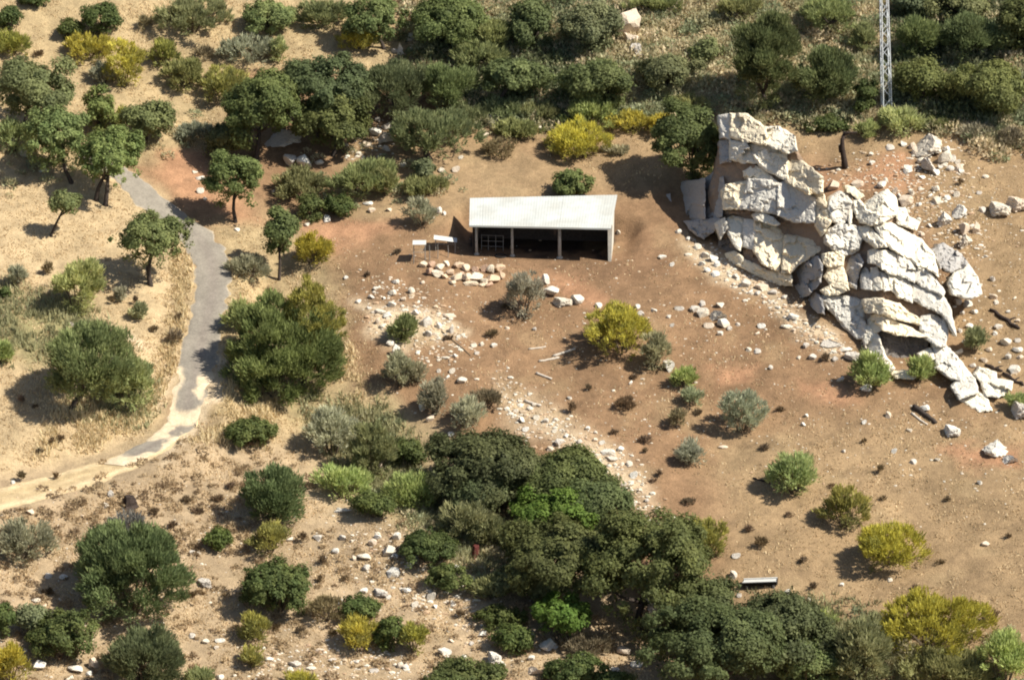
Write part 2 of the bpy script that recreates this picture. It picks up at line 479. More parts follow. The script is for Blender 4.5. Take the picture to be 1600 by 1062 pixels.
def dens(a, n): return np.stack([np.interp(np.linspace(0, len(a) - 1, n), np.arange(len(a)), a[:, k]) for k in range(3)], -1)
DUST = [[(258, 572), (290, 576), (286, 594), (278, 612), (276, 640), (240, 650), (250, 600)],
        [(312, 582), (345, 575), (348, 600), (322, 606), (318, 620), (310, 622), (300, 612)],
        [(255, 640), (300, 638), (318, 632), (322, 652), (296, 668), (268, 665), (262, 650)],
        [(205, 668), (245, 655), (268, 662), (270, 684), (240, 690), (222, 688)],
        [(262, 686), (290, 680), (275, 704), (258, 712), (250, 706)],
        [(140, 712), (175, 711), (228, 708), (246, 709), (230, 740), (130, 740)]]
def road_colour(P, s, t):
    g = np.array((0.245, 0.213, 0.172)); dark = np.array((0.215, 0.18, 0.15)); dust = np.array((0.60, 0.475, 0.325))
    m = (np.exp(-((s - 0.53) / 0.16) ** 2) * smooth(0.30, 0.45, t))[..., None] * 0.75
    c = g * (1 - m) + dark * m
    c = c * (1 + 0.10 * fbm(P[..., 0] / 1.5, P[..., 1] / 1.5, octaves=3, seed=15))[..., None]
    px, py = project(P)
    wx = px + 9 * fbm(P[..., 0] / 0.8, P[..., 1] / 0.8, octaves=3, seed=8); wy = py + 7 * fbm(P[..., 0] / 0.8, P[..., 1] / 0.8, octaves=3, seed=9)
    k = np.zeros(px.shape)
    for poly in DUST: k = np.maximum(k, smooth(-2, 2.5, poly_sd(wx, wy, poly)))
    e = smooth(0.44, 0.52, np.abs(s - 0.5) + 0.05 * fbm(P[..., 0], P[..., 1], seed=4)) * 0.6
    k = np.maximum(k, e)[..., None]
    return c * (1 - k) + dust * (1 + 0.15 * fbm(P[..., 0] / 0.6, P[..., 1] / 0.6, seed=6))[..., None] * k
strip_sheet('road', dens(rl, 260), dens(rr, 260), M_ROAD, road_colour, 0.035, 0.03, label='narrow worn grey asphalt road curving downhill')
def track_colour(P, s, t):
    rut = np.array((0.60, 0.455, 0.275)); mid = np.array((0.44, 0.325, 0.18))
    w = 0.05 * fbm(t * 9, s * 0, octaves=2, seed=2)
    k = np.exp(-((s + w - 0.16) / 0.10) ** 2) * 0.8 + np.exp(-((s + w - 0.80) / 0.12) ** 2) + 0.35 * np.exp(-((s + w - 0.5) / 0.06) ** 2)
    k = np.clip(k + smooth(0.35, 0.0, t) * 0.5, 0, 1)[..., None]
    c = mid * (1 - k) + rut * k
    return c * (1 + 0.22 * fbm(P[..., 0] / 0.7, P[..., 1] / 0.7, octaves=4, seed=19))[..., None]
strip_sheet('dirt_track', dens(tu, 150), dens(td, 150), M_TRACK, track_colour, 0.018, 0.0, label='pale dirt track with two wheel ruts leaving the road')

# --- haze-free air, so nothing else belongs to the setting

# ================================================================== SHED
M_TIN = simple_mat('galvanised_sheet', (0.49, 0.50, 0.475), 0.7, 1.3, 0.91, 1.05, alt=(0.44, 0.43, 0.39))
M_LIME = simple_mat('limewash', (0.62, 0.58, 0.50), 0.9, 4, 0.85, 1.08, bmp=0.01)
M_POST = simple_mat('concrete_post', (0.40, 0.355, 0.30), 0.9, 5, 0.8, 1.15, bmp=0.01)
M_WOODD = simple_mat('dark_boards', (0.06, 0.045, 0.038), 0.9, 7, 0.7, 1.3)
M_STEEL = simple_mat('weathered_steel', (0.22, 0.20, 0.18), 0.6, 8, 0.8, 1.2)
M_GALV = simple_mat('galvanised_lattice', (0.58, 0.60, 0.61), 0.5, 3, 0.9, 1.08)
M_BLACK = simple_mat('black_rubber', (0.022, 0.02, 0.019), 0.8, 9)
M_WHITE = simple_mat('white_sheet_metal', (0.56, 0.54, 0.50), 0.7, 4, 0.9, 1.06)
M_CHAR = simple_mat('charred_wood', (0.035, 0.024, 0.019), 0.9, 7, 0.6, 1.7, bmp=0.03)
M_DEAD = simple_mat('bleached_wood', (0.52, 0.45, 0.37), 0.9, 7, 0.8, 1.15, bmp=0.01)

def build_shed():
    P0, P1 = cast1(738, 398), cast1(957, 408)
    ang = math.atan2(P1[1] - P0[1], P1[0] - P0[0]); L = math.hypot(P1[0] - P0[0], P1[1] - P0[1])
    root = empty('open_shed', P0); root.rotation_euler.z = ang
    tag(root, 'long open-fronted livestock shed with pale metal roof on the bare yard', 'shed')
    ca, sa = math.cos(ang), math.sin(ang)
    def G(u, v): return float(hz(P0[0] + u * ca - v * sa, P0[1] + u * sa + v * ca)) - P0[2]
    H0 = 2.12; slope = (P1[2] - P0[2]) / L
    def zf(u): return H0 + 0.22 + (0.985 * slope + 0.26 / L) * u                          # front eave
    depth = lambda u: 3.55 + 0.55 * u / L
    rise = lambda u: 0.60 + 0.30 * u / L
    def roof_pt(u, q, off=0.0):                                              # q 0 front .. 1 back
        return (u - 0.5 * q * (1 - u / L), -0.75 + q * (depth(u) + 1.0), zf(u) + 0.10 + rise(u) * q + off)
    # eleven corrugated sheets, each overlapping the next
    nS = 11; x0, x1 = -0.12, L - 0.06; w = (x1 - x0) / nS
    for i in range(nS):
        a, b = x0 + i * w, x0 + (i + 1) * w + (0.05 if i < nS - 1 else 0); n = 28
        V, Fq = [], []
        lift = 0.004 * (i % 2) + random.uniform(0, 0.006)
        for k in range(n + 1):
            u = a + (b - a) * k / n; cz = 0.004 * math.cos(2 * math.pi * (u - x0) / 0.2) + lift
            for q, dz in ((-0.01 + random.uniform(0, 0.004), 0), (0.5, 0), (1.0, 0)): V.append(roof_pt(u, q, cz + 0.06))
            for q in (-0.01, 0.5, 1.0): V.append(roof_pt(u, q, cz + 0.05))
        for k in range(n):
            p = k * 6
            for j in range(2):
                Fq.append((p + j, p + j + 6, p + j + 7, p + j + 1)); Fq.append((p + 3 + j, p + 4 + j, p + 10 + j, p + 9 + j))
            Fq.append((p, p + 3, p + 9, p + 6)); Fq.append((p + 2, p + 8, p + 11, p + 5))
        Fq.append((0, 1, 4, 3)); Fq.append((1, 2, 5, 4))
        e = n * 6; Fq.append((e, e + 3, e + 4, e + 1)); Fq.append((e + 1, e + 4, e + 5, e + 2))
        link('roof_sheet', mesh_from('roof_sheet', V, Fq, M_TIN), root)
    # eave strip, purlins and gable verge
    m = MB(); m.hexa([roof_pt(x0, -0.012, -0.03), roof_pt(x1, -0.012, -0.03), roof_pt(x1, -0.004, -0.03), roof_pt(x0, -0.004, -0.03),
                      roof_pt(x0, -0.012, 0.095), roof_pt(x1, -0.012, 0.095), roof_pt(x1, -0.004, 0.095), roof_pt(x0, -0.004, 0.095)])
    m.build('eave_trim', M_TIN, root)
    for q in (0.08, 0.36, 0.64, 0.93):
        m = MB(); m.tube([roof_pt(0.0, q, -0.03), roof_pt(L / 2, q, -0.03), roof_pt(L - 0.3, q, -0.03)], 0.055, 6); m.build('purlin', M_WOODD, root)
    # posts with spreading concrete feet
    for px, cap in ((744, 0.0), (800, 0.0), (874, 0.0)):
        u = (px - 738) / (957 - 738) * L; g = G(u, 0.12)
        r = 0.10 if px != 874 else 0.125
        m = MB(); m.tube([(u + 0.02, 0.12, g - 0.3), (u + 0.01, 0.12, g + 0.9), (u, 0.12, zf(u) - 0.01)], [r * 1.12, r, r * 0.92], 8)
        p = m.build('post', M_POST, root, True)
        m = MB(); m.tube([(u + 0.03, 0.12, g - 0.25), (u + 0.03, 0.12, g + 0.05), (u + 0.02, 0.12, g + 0.14)], [r * 2.2, r * 2.0, r * 1.1], 8)
        m.build('footing', M_POST, p, False)
        if px == 874:
            m = MB(); m.hexa([(u - 0.42, 0.22, zf(u) - 0.75), (u - 0.32, 0.22, zf(u) - 0.78), (u - 0.32, 0.3, zf(u) - 0.78), (u - 0.42, 0.3, zf(u) - 0.75),
                              (u - 0.44, 0.22, zf(u) - 0.05), (u - 0.06, 0.22, zf(u) - 0.05), (u - 0.06, 0.3, zf(u) - 0.05), (u - 0.44, 0.3, zf(u) - 0.05)])
            m.build('bracket', M_WOODD, p)
    # right gable wall: limewashed masonry with a raking front end
    yb = depth(L)
    m = MB(); zb = min(G(L, 0), G(L, yb)) - 0.5
    q0, q1 = (-0.08 + 0.75) / (depth(L) + 1.0), (yb + 0.75) / (depth(L) + 1.0)
    zt0, zt1 = zf(L) + 0.09 + rise(L) * q0, zf(L) + 0.09 + rise(L) * q1
    m.hexa([(L - 0.30, -0.08, zb), (L - 0.09, -0.08, zb), (L - 0.30, yb, zb), (L - 0.62, yb, zb), (L - 0.36, -0.08, zt0), (L - 0.02, -0.08, zt0), (L - 0.24, yb, zt1), (L - 0.62, yb, zt1)])
    m.build('gable_wall', M_LIME, root)
    # back and left walls of dark boards, each board its own
    n = 26
    for i in range(n):
        a, b = 0.05 + (L - 0.35) * i / n, 0.05 + (L - 0.35) * (i + 1) / n - 0.004
        y = depth((a + b) / 2) - 0.05 + 0.014 * (i % 2); um = (a + b) / 2
        top = zf(um) + 0.10 + rise(um) * (y + 0.75) / (depth(um) + 1.0) - 0.03
        m = MB(); m.box(a - 0.02, y, G(um, y) - 0.3, b + 0.02, y + 0.012, top); m.build('plank', M_WOODD, root)
    for i in range(9):
        a = 0.25 + (depth(0) - 0.45) * i / 9; b = a + (depth(0) - 0.45) / 9 - 0.02
        q = ((a + b) / 2 + 0.75) / (depth(0) + 1.0)
        m = MB(); m.box(0.0 + random.uniform(-.012, .012), a, G(0, a) - 0.3, 0.04, b, zf(0) + rise(0) * q - 0.06); m.build('plank', M_WOODD, root)
    # things kept inside
    g = empty('metal_hurdle', P0); g.rotation_euler.z = ang
    tag(g, 'grey tubular metal hurdle standing inside the shed beside its first post', 'hurdle')
    ua, ub, v = 0.55, 2.15, 1.0; zg = G(1.3, v)
    for z in (0.35, 0.75, 1.18):
        m = MB(); m.tube([(ua, v, zg + z), (ub, v + 0.1, zg + z - 0.03)], 0.024, 6); m.build('rail', M_STEEL, g)
    for u in (ua, 1.05, 1.6, ub):
        m = MB(); m.tube([(u, v + 0.06, zg), (u, v + 0.06, zg + 1.2)], 0.026, 6); m.build('upright', M_STEEL, g)
    h = MB(); ring = []
    uc, vc = 2.12, -0.12
    for k in range(25):
        t = 2 * math.pi * k / 24; uu, vv = uc + 0.42 * math.cos(t), vc + 0.34 * math.sin(t)
        ring.append((uu, vv, G(uu, vv) + 0.06))
    h.tube(ring, 0.05, 6); o = h.build('hose_loop', M_BLACK, None, True); o.location = P0; o.rotation_euler.z = ang
    tag(o, 'dark loop of hose lying at the foot of the second shed post', 'hose')
build_shed()

# --- feeding stands left of the shed
def stand(px0, px1, ptop, pground, tilt, label, sheets):
    c = cast1((px0 + px1) / 2, pground); mpp = (c - CAM) @ FWD / FPX
    w = (px1 - px0) * mpp; hgt = (pground - ptop) * mpp / math.cos(DEP)
    root = empty('feeding_stand', c); tag(root, label, 'stand')
    for sx in (-0.42, 0.42):
        for sy in (-0.32, 0.32):
            x, y = sx * w, sy * 1.0; g = float(hz(c[0] + x, c[1] + y)) - c[2]
            m = MB(); m.tube([(x, y, g - 0.1), (x, y, hgt - 0.02 + tilt * x)], 0.028, 5); m.build('leg', M_STEEL, root)
    for sy in (-0.32, 0.32):
        m = MB(); m.tube([(-0.45 * w, sy, hgt * 0.55 - tilt * 0.2), (0.45 * w, sy, hgt * 0.55)], 0.02, 5); m.build('rail', M_STEEL, root)
    m = MB(); a = w / 2
    m.hexa([(-a, -0.45, hgt - tilt * a - 0.03), (a, -0.45, hgt + tilt * a - 0.03), (a, 0.45, hgt + tilt * a - 0.03), (-a, 0.45, hgt - tilt * a - 0.03),
            (-a, -0.5, hgt - tilt * a), (a, -0.5, hgt + tilt * a), (a, 0.5, hgt + tilt * a), (-a, 0.5, hgt - tilt * a)])
    m.build('top_sheet', M_WHITE, root)
stand(645, 666, 379, 408, 0.0, 'tall thin-legged stand with a small white top above the low stone wall', 1)
stand(678, 714, 373, 388, -0.14, 'low stand with a tilted white sheet beside the dark end of the shed', 1)
for i, (px, pg, hpx) in enumerate(((671, 407, 26), (684, 404, 24), (700, 402, 20))):
    c = cast1(px, pg); m = MB(); m.tube([(0, 0, -0.2), (0.02, 0, hpx / 22 * 0.55), (0.0, 0.01, hpx / 22)], [0.03, 0.028, 0.022], 5)
    o = m.build('fence_stake', M_STEEL); o.location = c
    tag(o, ('thin dark stake touching the tall stand with the white top', 'thin dark stake in the middle between the two feeding stands', 'short thin stake under the tilted white sheet of the low stand')[i], 'stake', 'thin stakes in the yard')

# --- lattice mast
def build_mast():
    b = cast1(1385.5, 181); root = empty('lattice_mast', b)
    tag(root, 'tall white lattice steel mast rising from the scrub at the hill foot', 'mast')
    top = 15.0; lean = -0.052
    def c(i, z):
        w = 0.36 - 0.009 * z; a = math.pi / 4 + i * math.pi / 2 + 0.18
        return Vector((lean * z + w * 1.3 * math.cos(a), w * 1.3 * math.sin(a), z))
    for i in range(4):
        m = MB(); m.tube([c(i, -0.4), c(i, top * 0.5), c(i, top)], 0.046, 5); m.build('leg', M_GALV, root)
    n = 20; st = top / n
    for i in range(4):
        for k in range(n):
            z0, z1 = k * st, (k + 1) * st
            p, q = (c(i, z0), c((i + 1) % 4, z1)) if (k + i) % 2 else (c((i + 1) % 4, z0), c(i, z1))
            m = MB(); m.tube([p, q], 0.028, 4); m.build('brace', M_GALV, root)
    m = MB(); 
    m.box(-0.55, -0.55, -0.5, 0.55, 0.55, 0.12); m.build('concrete_base', M_POST, root)
build_mast()

# --- burnt snag, charred logs, stumps, trough and lying poles
def poly_tube_obj(name, pts_px, radii, mat, label, cat, base=None, group=None, lift=True):
    """a bent round timber through picture points, all at the depth of its foot"""
    b = cast1(*(base or pts_px[0])); P = []
    for px, py in pts_px:
        d = ray(px, py); t = (b[1] - CAM[1]) / d[1]; P.append(CAM + d * t - b)
    m = MB(); m.tube(P, radii, 8); o = m.build(name, mat, None, True); o.location = b
    return tag(o, label, cat, group)
b = cast1(1318, 263); root = empty('burnt_snag', b); tag(root, 'blackened dead tree trunk standing on the bench behind the rocks', 'dead tree')
def limb(name, pts, radii, mat=M_CHAR):
    P = []
    for k, (px, py) in enumerate(pts):
        d = ray(px, py); P.append(CAM + d * ((b[1] - CAM[1]) / d[1]) - b + np.array([0, 0.12 * math.sin(k * 2.1), 0]))
    m = MB(); m.tube(P, radii, 8); m.build(name, mat, root, True)
limb('trunk', [(1321, 268), (1319, 250), (1316, 232), (1316, 220), (1320, 206)], [0.28, 0.22, 0.19, 0.15, 0.10])
limb('branch', [(1316, 222), (1313, 230), (1312, 238)], [0.08, 0.15, 0.07])
limb('branch', [(1319, 209), (1328, 208), (1339, 206)], [0.13, 0.10, 0.06])

def lying(px0, py0, px1, py1, r, mat, name, label, cat, group=None, taper=0.75, n=8, sub=0):
    A, B = cast1(px0, py0), cast1(px1, py1); M = (A + B) / 2; M[2] = hz(M[0], M[1])
    m = MB()
    k = 8; P, rad = [], []
    side = np.array([-(B - A)[1], (B - A)[0], 0.0]); side = side / (np.linalg.norm(side) + 1e-9)
    for i in range(k):
        q = A + (B - A) * (i / (k - 1)) + side * random.uniform(-0.7, 0.7) * r * (mat is M_CHAR or mat is M_BARK)
        q[2] = hz(q[0], q[1]) + r * random.uniform(0.45, 0.8); P.append(q - M)
        rad.append(r * (1 - (1 - taper) * i / (k - 1)) * (random.uniform(0.65, 1.15) if mat is M_CHAR else random.uniform(0.9, 1.08)) * (0.6 if i in (0, k - 1) and mat is M_CHAR else 1))
    m.tube(P, rad, n)
    if mat is M_CHAR and r > 0.1:                                       # a broken side branch
        S = Vector(P[4]); m.tube([S, S + Vector(side) * 3.2 * r + Vector((0, 0, 0.5 * r)), S + Vector(side) * 5 * r + Vector((1.5 * r, 0, 0.2 * r))], [r * .5, r * .35, r * .15], 6)
    o = m.build(name, mat, None, True); o.location = M
    return tag(o, label, cat, group)
lying(1548, 485, 1594, 514, 0.17, M_CHAR, 'charred_log', 'blackened log lying on straw slope right of the outcrop', 'log')
lying(1541, 570, 1565, 582, 0.16, M_CHAR, 'charred_log', 'short charred log behind the lowest pale slabs of the outcrop', 'log')
lying(1566, 585, 1600, 603, 0.15, M_CHAR, 'charred_log', 'brown burnt log lying downhill of the short charred log', 'log')
lying(1428, 637, 1464, 661, 0.2, M_BARK, 'fallen_log', 'dark bark log lying below the outcrop beside a thin white pole', 'log')
lying(1424, 646, 1449, 664, 0.08, M_DEAD, 'white_pole', 'thin white pole lying along the dark bark log', 'pole')
lying(842, 565, 874, 559, 0.085, M_DEAD, 'bleached_pole', 'bleached pole lying lowest of the three on the bare slope', 'pole', 'bleached poles on the bare slope')
lying(864, 557, 899, 546, 0.10, M_DEAD, 'bleached_pole', 'thickest bleached pole, pointing up towards the broom bush', 'pole', 'bleached poles on the bare slope')
lying(826, 546, 853, 542, 0.07, M_DEAD, 'bleached_pole', 'short faint pole uphill of the two bleached poles', 'pole', 'bleached poles on the bare slope')
lying(838, 584, 862, 593, 0.10, M_DEAD, 'bleached_log', 'stubby pale log broken in two below the bleached poles', 'log')
lying(820, 627, 845, 635, 0.11, M_DEAD, 'bleached_log', 'pale log lying at the upper edge of the rubble strip', 'log')
lying(690, 518, 735, 556, 0.05, M_STEM, 'fallen_branch', 'long thin brown branch lying on the bare slope below the stone wall', 'branch')
lying(1176, 748, 1203, 755, 0.08, M_CHAR, 'charred_branch', 'thin charred branch left of the grey-green broom on the lower field', 'branch')
A, B = cast1(1162, 917), cast1(1215, 915); M = (A + B) / 2; M[2] = hz(M[0], M[1])
tr = empty('feeding_trough', M); tag(tr, 'long dark feeding trough with white rim on straw above the oak thicket', 'trough')
tr.rotation_euler.z = math.atan2(B[1] - A[1], B[0] - A[0]); Lh = math.hypot(B[0] - A[0], B[1] - A[1]) / 2; tr.rotation_euler.y = -math.atan2(B[2] - A[2], 2 * Lh)
m = MB(); nseg = 10
ring = [(0.30 * math.cos(math.pi + math.pi * k / nseg), 0.42 + 0.36 * math.sin(math.pi + math.pi * k / nseg)) for k in range(nseg + 1)]
inn = [(0.26 * math.cos(math.pi + math.pi * k / nseg), 0.42 + 0.31 * math.sin(math.pi + math.pi * k / nseg)) for k in range(nseg + 1)]
Vv = []; Ff = []
for x in (-Lh, Lh):
    Vv += [(x, p, q) for p, q in ring] + [(x, p, q) for p, q in inn]
K = 2 * (nseg + 1)
for k in range(nseg):
    Ff.append((k, k + 1, K + k + 1, K + k)); j = nseg + 1 + k; Ff.append((j, K + j, K + j + 1, j + 1))
m.add(Vv, Ff); m.build('basin', M_BLACK, tr)
for x, nm in ((-Lh, 'end_plate'), (Lh, 'end_plate')):
    m = MB(); pts = [(x - 0.012, p, q) for p, q in ring] + [(x + 0.012, p, q) for p, q in ring]; n = len(ring)
    m.add(pts, [tuple(range(n)), tuple(range(2 * n - 1, n - 1, -1))] + [(k, n + k, n + k + 1, k + 1) for k in range(n - 1)] + [(n - 1, 2 * n - 1, n, 0)]); m.build(nm, M_BLACK, tr)
for y in (-0.30, 0.30):
    m = MB(); m.box(-Lh, y - 0.05, 0.40, Lh, y + 0.05, 0.45); m.build('rim', M_WHITE, tr)
m = MB(); m.box(-Lh + 0.02, -0.25, 0.36, Lh - 0.02, 0.25, 0.385); m.build('feed_lid', M_WHITE, tr)
for x in (-Lh * .8, Lh * .8):
    m = MB(); m.box(x - 0.06, -0.26, -0.15, x + 0.06, 0.26, 0.14); m.build('foot', M_STEEL, tr)

def stump(px, py, w, h, label, mat, name='stump', lean=0.0):
    c = cast1(px, py); mpp = (c - CAM) @ FWD / FPX; r = w * mpp / 2; hh = h * mpp
    V = []; n = 10; lv = 5; Fs = []
    for k in range(lv):
        q = k / (lv - 1)
        for i in range(n):
            t = 2 * math.pi * i / n; rr = r * (1.25 - 0.4 * q + 0.22 * math.sin(3 * t + px) + 0.12 * random.uniform(-1, 1)) * (1.0 + (0.3 if k == 0 else 0))
            V.append((rr * math.cos(t) + lean * q * hh, rr * math.sin(t), -0.1 + (hh + 0.1) * q + (0.18 * r * random.uniform(-1, 1) if k == lv - 1 else 0)))
    for k in range(lv - 1):
        for i in range(n): Fs.append((k * n + i, k * n + (i + 1) % n, (k + 1) * n + (i + 1) % n, (k + 1) * n + i))
    Fs.append(tuple((lv - 1) * n + i for i in range(n)))
    o = link(name, mesh_from(name, V, Fs, mat)); o.location = c; return tag(o, label, 'stump')
stump(202, 789, 18, 15, 'squat black stump beside the dirt track', M_CHAR)
M_REDW = simple_mat('red_brown_wood', (0.10, 0.025, 0.02), 0.8, 7)
stump(742, 870, 11, 19, 'small dark red stump in the scrub right of the dark bush', M_REDW, lean=0.1)
stump(1582, 1035, 24, 20, 'dark burnt stump at the lower corner of the straw field', M_CHAR)

# ================================================================== OUTCROP
BASE_X = [1030, 1045, 1120, 1165, 1190, 1235, 1280, 1340, 1380, 1430, 1490, 1550, 1600]
BASE_Y = [342, 348, 395, 420, 434, 450, 492, 532, 586, 594, 628, 642, 650]
_bp = cast(np.array(BASE_X, float), np.array(BASE_Y, float))
WHT, CRM, GRY, GRY2, RECESS_SHADE, OCH = (0.75, 0.675, 0.545), (0.78, 0.66, 0.475), (0.63, 0.58, 0.50), (0.40, 0.37, 0.34), (0.16, 0.14, 0.125), (0.30, 0.21, 0.145)

def face_y(px, py):
    """how far back the outcrop's face lies at a picture point"""
    yb = np.interp(px, BASE_X, _bp[:, 1]); bpy_ = np.interp(px, BASE_X, BASE_Y)
    tb = np.interp(px, BASE_X, (_bp - CAM) @ FWD)
    dh = (bpy_ - py) * tb / FPX
    A = np.radians(np.interp(px, [1100, 1290, 1330, 1420, 1500], [54, 52, 46, 38, 32]))
    return yb + dh * np.cos(A) / np.sin(A + DEP)

def subdivide_poly(P, step, rag):
    out = []
    n = len(P)
    for i in range(n):
        a, b = np.array(P[i], float), np.array(P[(i + 1) % n], float)
        k = max(1, int(np.linalg.norm(b - a) / step))
        nrm = np.array([-(b - a)[1], (b - a)[0]]) / (np.linalg.norm(b - a) + 1e-9)
        for j in range(k):
            q = a + (b - a) * j / k
            if j: q = q + nrm * random.uniform(-rag, rag)
            out.append(q)
    return np.array(out)

def rock_block(root, origin, poly, push=0.0, tilt=(0, 0), round_=9.0, col=WHT, back=2.4, rough=1.0, name='rock_block', step=2.6):
    """one block: its visible face with rounded, weathered edges, and its sides running back into the hill"""
    cp = np.mean(np.array(poly, float), 0); grow = 2.7 if name == 'rock_block' else 0.0
    poly = [tuple(np.array(p, float) + (np.array(p, float) - cp) / (np.linalg.norm(np.array(p, float) - cp) + 1e-6) * grow) for p in poly]
    B = subdivide_poly(poly, step * 1.6, 0.9)
    # shrink a little so that joints stay open
    c = B.mean(0)
    x0, y0 = B.min(0); x1, y1 = B.max(0)
    xs = np.arange(x0, x1, step); ys = np.arange(y0, y1, step * 0.87)
    gx_, gy_ = np.meshgrid(xs, ys); gx_ = gx_ + (np.arange(len(ys)) % 2)[:, None] * step / 2
    pts = np.stack([gx_.ravel(), gy_.ravel()], -1) + rng.uniform(-0.25, 0.25, (gx_.size, 2)) * step
    sd = poly_sd(pts[:, 0], pts[:, 1], B)
    pts = pts[sd > step * 0.55]
    nb = len(B)
    allp = np.vstack([B, pts]) if len(pts) else B
    res = geometry.delaunay_2d_cdt([Vector(p) for p in allp], [], [list(range(nb))], 1, 1e-4)
    vv = np.array([tuple(v) for v in res[0]]); ff = [tuple(f) for f in res[2]]
    sd = np.maximum(poly_sd(vv[:, 0], vv[:, 1], B), 0)
    ctr = (vv.min(0) + vv.max(0)) / 2
    y = face_y(vv[:, 0], vv[:, 1]) + push + ((vv[:, 0] - ctr[0]) * tilt[0] + (vv[:, 1] - ctr[1]) * tilt[1]) / 22
    r0 = round_ * 0.34
    q = np.clip(1 - sd / r0, 0, 1)
    y = y + (1 - np.sqrt(np.clip(1 - q * q, 0, 1))) * r0 / 22 * 1.2
    # broken faces: flat facets of their own slant, meeting in sharp edges
    if name == 'rock_block':
        ext_ = vv.max(0) - vv.min(0); nc = int(np.clip(ext_[0] * ext_[1] / 330.0, 1, 14))
        cs = vv.min(0) + rng.random((nc, 2)) * ext_; ct = rng.normal(0, 1, (nc, 2)) * np.array([0.20, 0.22]); co = rng.uniform(-0.16, 0.16, nc)
        wv = vv + 3.0 * np.stack([vnoise(vv[:, 0] / 7, vv[:, 1] / 7, seed=3), vnoise(vv[:, 0] / 7, vv[:, 1] / 7, seed=4)], -1)
        dd = ((wv[:, None, :] - cs[None]) ** 2 * np.array([0.7, 1.5])).sum(-1); k = dd.argmin(1)
        y = y + (co[k] + ((vv - cs[k]) * ct[k]).sum(-1) / 22) * rough
        y = y - (vv[:, 1] - ctr[1]) * 0.30 / 22                                        # each bed overhangs the one below a little
    d = ray(vv[:, 0], vv[:, 1]); t = (y - CAM[1]) / d[:, 1]
    P = CAM + d * t[:, None]
    n1 = fbm(P[:, 0] * 1.1, P[:, 1] * 1.1, P[:, 2] * 1.6, octaves=3, seed=101)
    n2 = np.abs(fbm(P[:, 0] * 2.3, P[:, 1] * 2.3, P[:, 2] * 2.9, octaves=3, seed=131))
    n3 = fbm(P[:, 0] * 5, P[:, 1] * 5, P[:, 2] * 5, octaves=2, seed=151)
    bed = np.abs(((P[:, 2] * 0.9 + P[:, 0] * 0.28 + 0.35 * n1) * 1.4) % 1.0 - 0.5)            # faint bedding ledges
    disp = (0.16 * n1 + 0.16 * smooth(0.10, 0.0, n2) + 0.06 * n3 + 0.14 * smooth(0.1, 0.0, bed)) * rough
    P = P + np.array([0, 1.0, 0.10]) * (disp * (1 - 0.35 * q))[:, None]
    nv = len(P)
    # outline loop of the face, for the sides
    cnt = {}
    for f in ff:
        for i in range(len(f)):
            e = (f[i], f[(i + 1) % len(f)]); cnt[e] = cnt.get(e, 0) + 1
    bd = [e for e in cnt if (e[1], e[0]) not in cnt]
    ring = {}
    V = [p for p in P]
    for e in bd:
        for i in e:
            if i not in ring:
                ring[i] = len(V); V.append(P[i] + np.array([random.uniform(-.1, .1), back, -0.35 * back]))
    Fc = [tuple(reversed(f)) for f in ff] + [(e[0], e[1], ring[e[1]], ring[e[0]]) for e in bd]
    V = np.array(V) - origin
    o = link(name, mesh_from(name, V, Fc, M_ROCK, smooth_shade=False), root)
    j = random.uniform(0.93, 1.06)
    o.color = (col[0] * j, col[1] * j, col[2] * j, 1)
    return o

ORIG = cast1(1235, 452)
outcrop = empty('rock_outcrop', ORIG)
tag(outcrop, 'big pale limestone outcrop of stacked cracked slabs stepping down the slope', 'rock outcrop')
def blk(poly, **k): return rock_block(outcrop, ORIG, poly, **k)
# the body behind the joints
blk([(1106, 300), (1118, 262), (1130, 200), (1175, 190), (1230, 212), (1280, 285), (1292, 350), (1335, 330), (1390, 312), (1430, 365), (1462, 420), (1485, 500), (1478, 530), (1440, 520), (1400, 512), (1376, 512), (1370, 535), (1340, 520), (1290, 480), (1250, 450), (1180, 415), (1130, 385), (1112, 350)],
    push=0.6, round_=14, col=OCH, name='bedrock', step=6, back=3.0)
blk([(1372, 508), (1452, 512), (1448, 578), (1400, 584), (1374, 540)], push=1.0, round_=4, col=RECESS_SHADE, name='cave_wall', back=1.5)  # the hollow's shade is put into this rock colour
# upper tower
blk([(1123, 183), (1141, 179), (1141, 215), (1127, 213)], col=GRY, push=0.15, round_=7)
blk([(1142, 178), (1169, 180), (1182, 191), (1196, 200), (1196, 226), (1184, 224), (1142, 214)], col=CRM, tilt=(0.12, -0.2))
blk([(1197, 199), (1220, 201), (1240, 213), (1245, 235), (1231, 238), (1198, 226)], col=WHT, push=-0.1, tilt=(-0.1, -0.3), rough=1.3)
blk([(1125, 222), (1140, 219), (1142, 252), (1126, 254)], col=GRY2, push=0.35)  # tower side in shade, darkened in its colour
blk([(1141, 219), (1166, 225), (1176, 243), (1180, 254), (1163, 253), (1142, 249)], col=WHT, push=-0.1, tilt=(0.1, 0.25))
blk([(1171, 227), (1184, 226), (1198, 230), (1228, 240), (1229, 281), (1197, 265), (1182, 252)], col=WHT, tilt=(0.05, 0.1))
blk([(1229, 241), (1242, 242), (1265, 262), (1285, 277), (1285, 300), (1263, 302), (1230, 283)], col=CRM, push=-0.15, tilt=(-0.1, -0.35), rough=1.3)
blk([(1125, 256), (1160, 255), (1178, 257), (1166, 275), (1126, 283)], col=OCH, push=0.8, tilt=(-0.6, 0))
blk([(1163, 268), (1178, 260), (1192, 266), (1206, 279), (1221, 287), (1206, 289), (1190, 283), (1166, 280)], col=WHT, push=0.15, round_=5)
blk([(1170, 281), (1196, 282), (1213, 290), (1213, 334), (1187, 328), (1152, 326), (1165, 300)], col=GRY, push=-0.35, tilt=(0.02, 0.15), round_=7, rough=0.7)
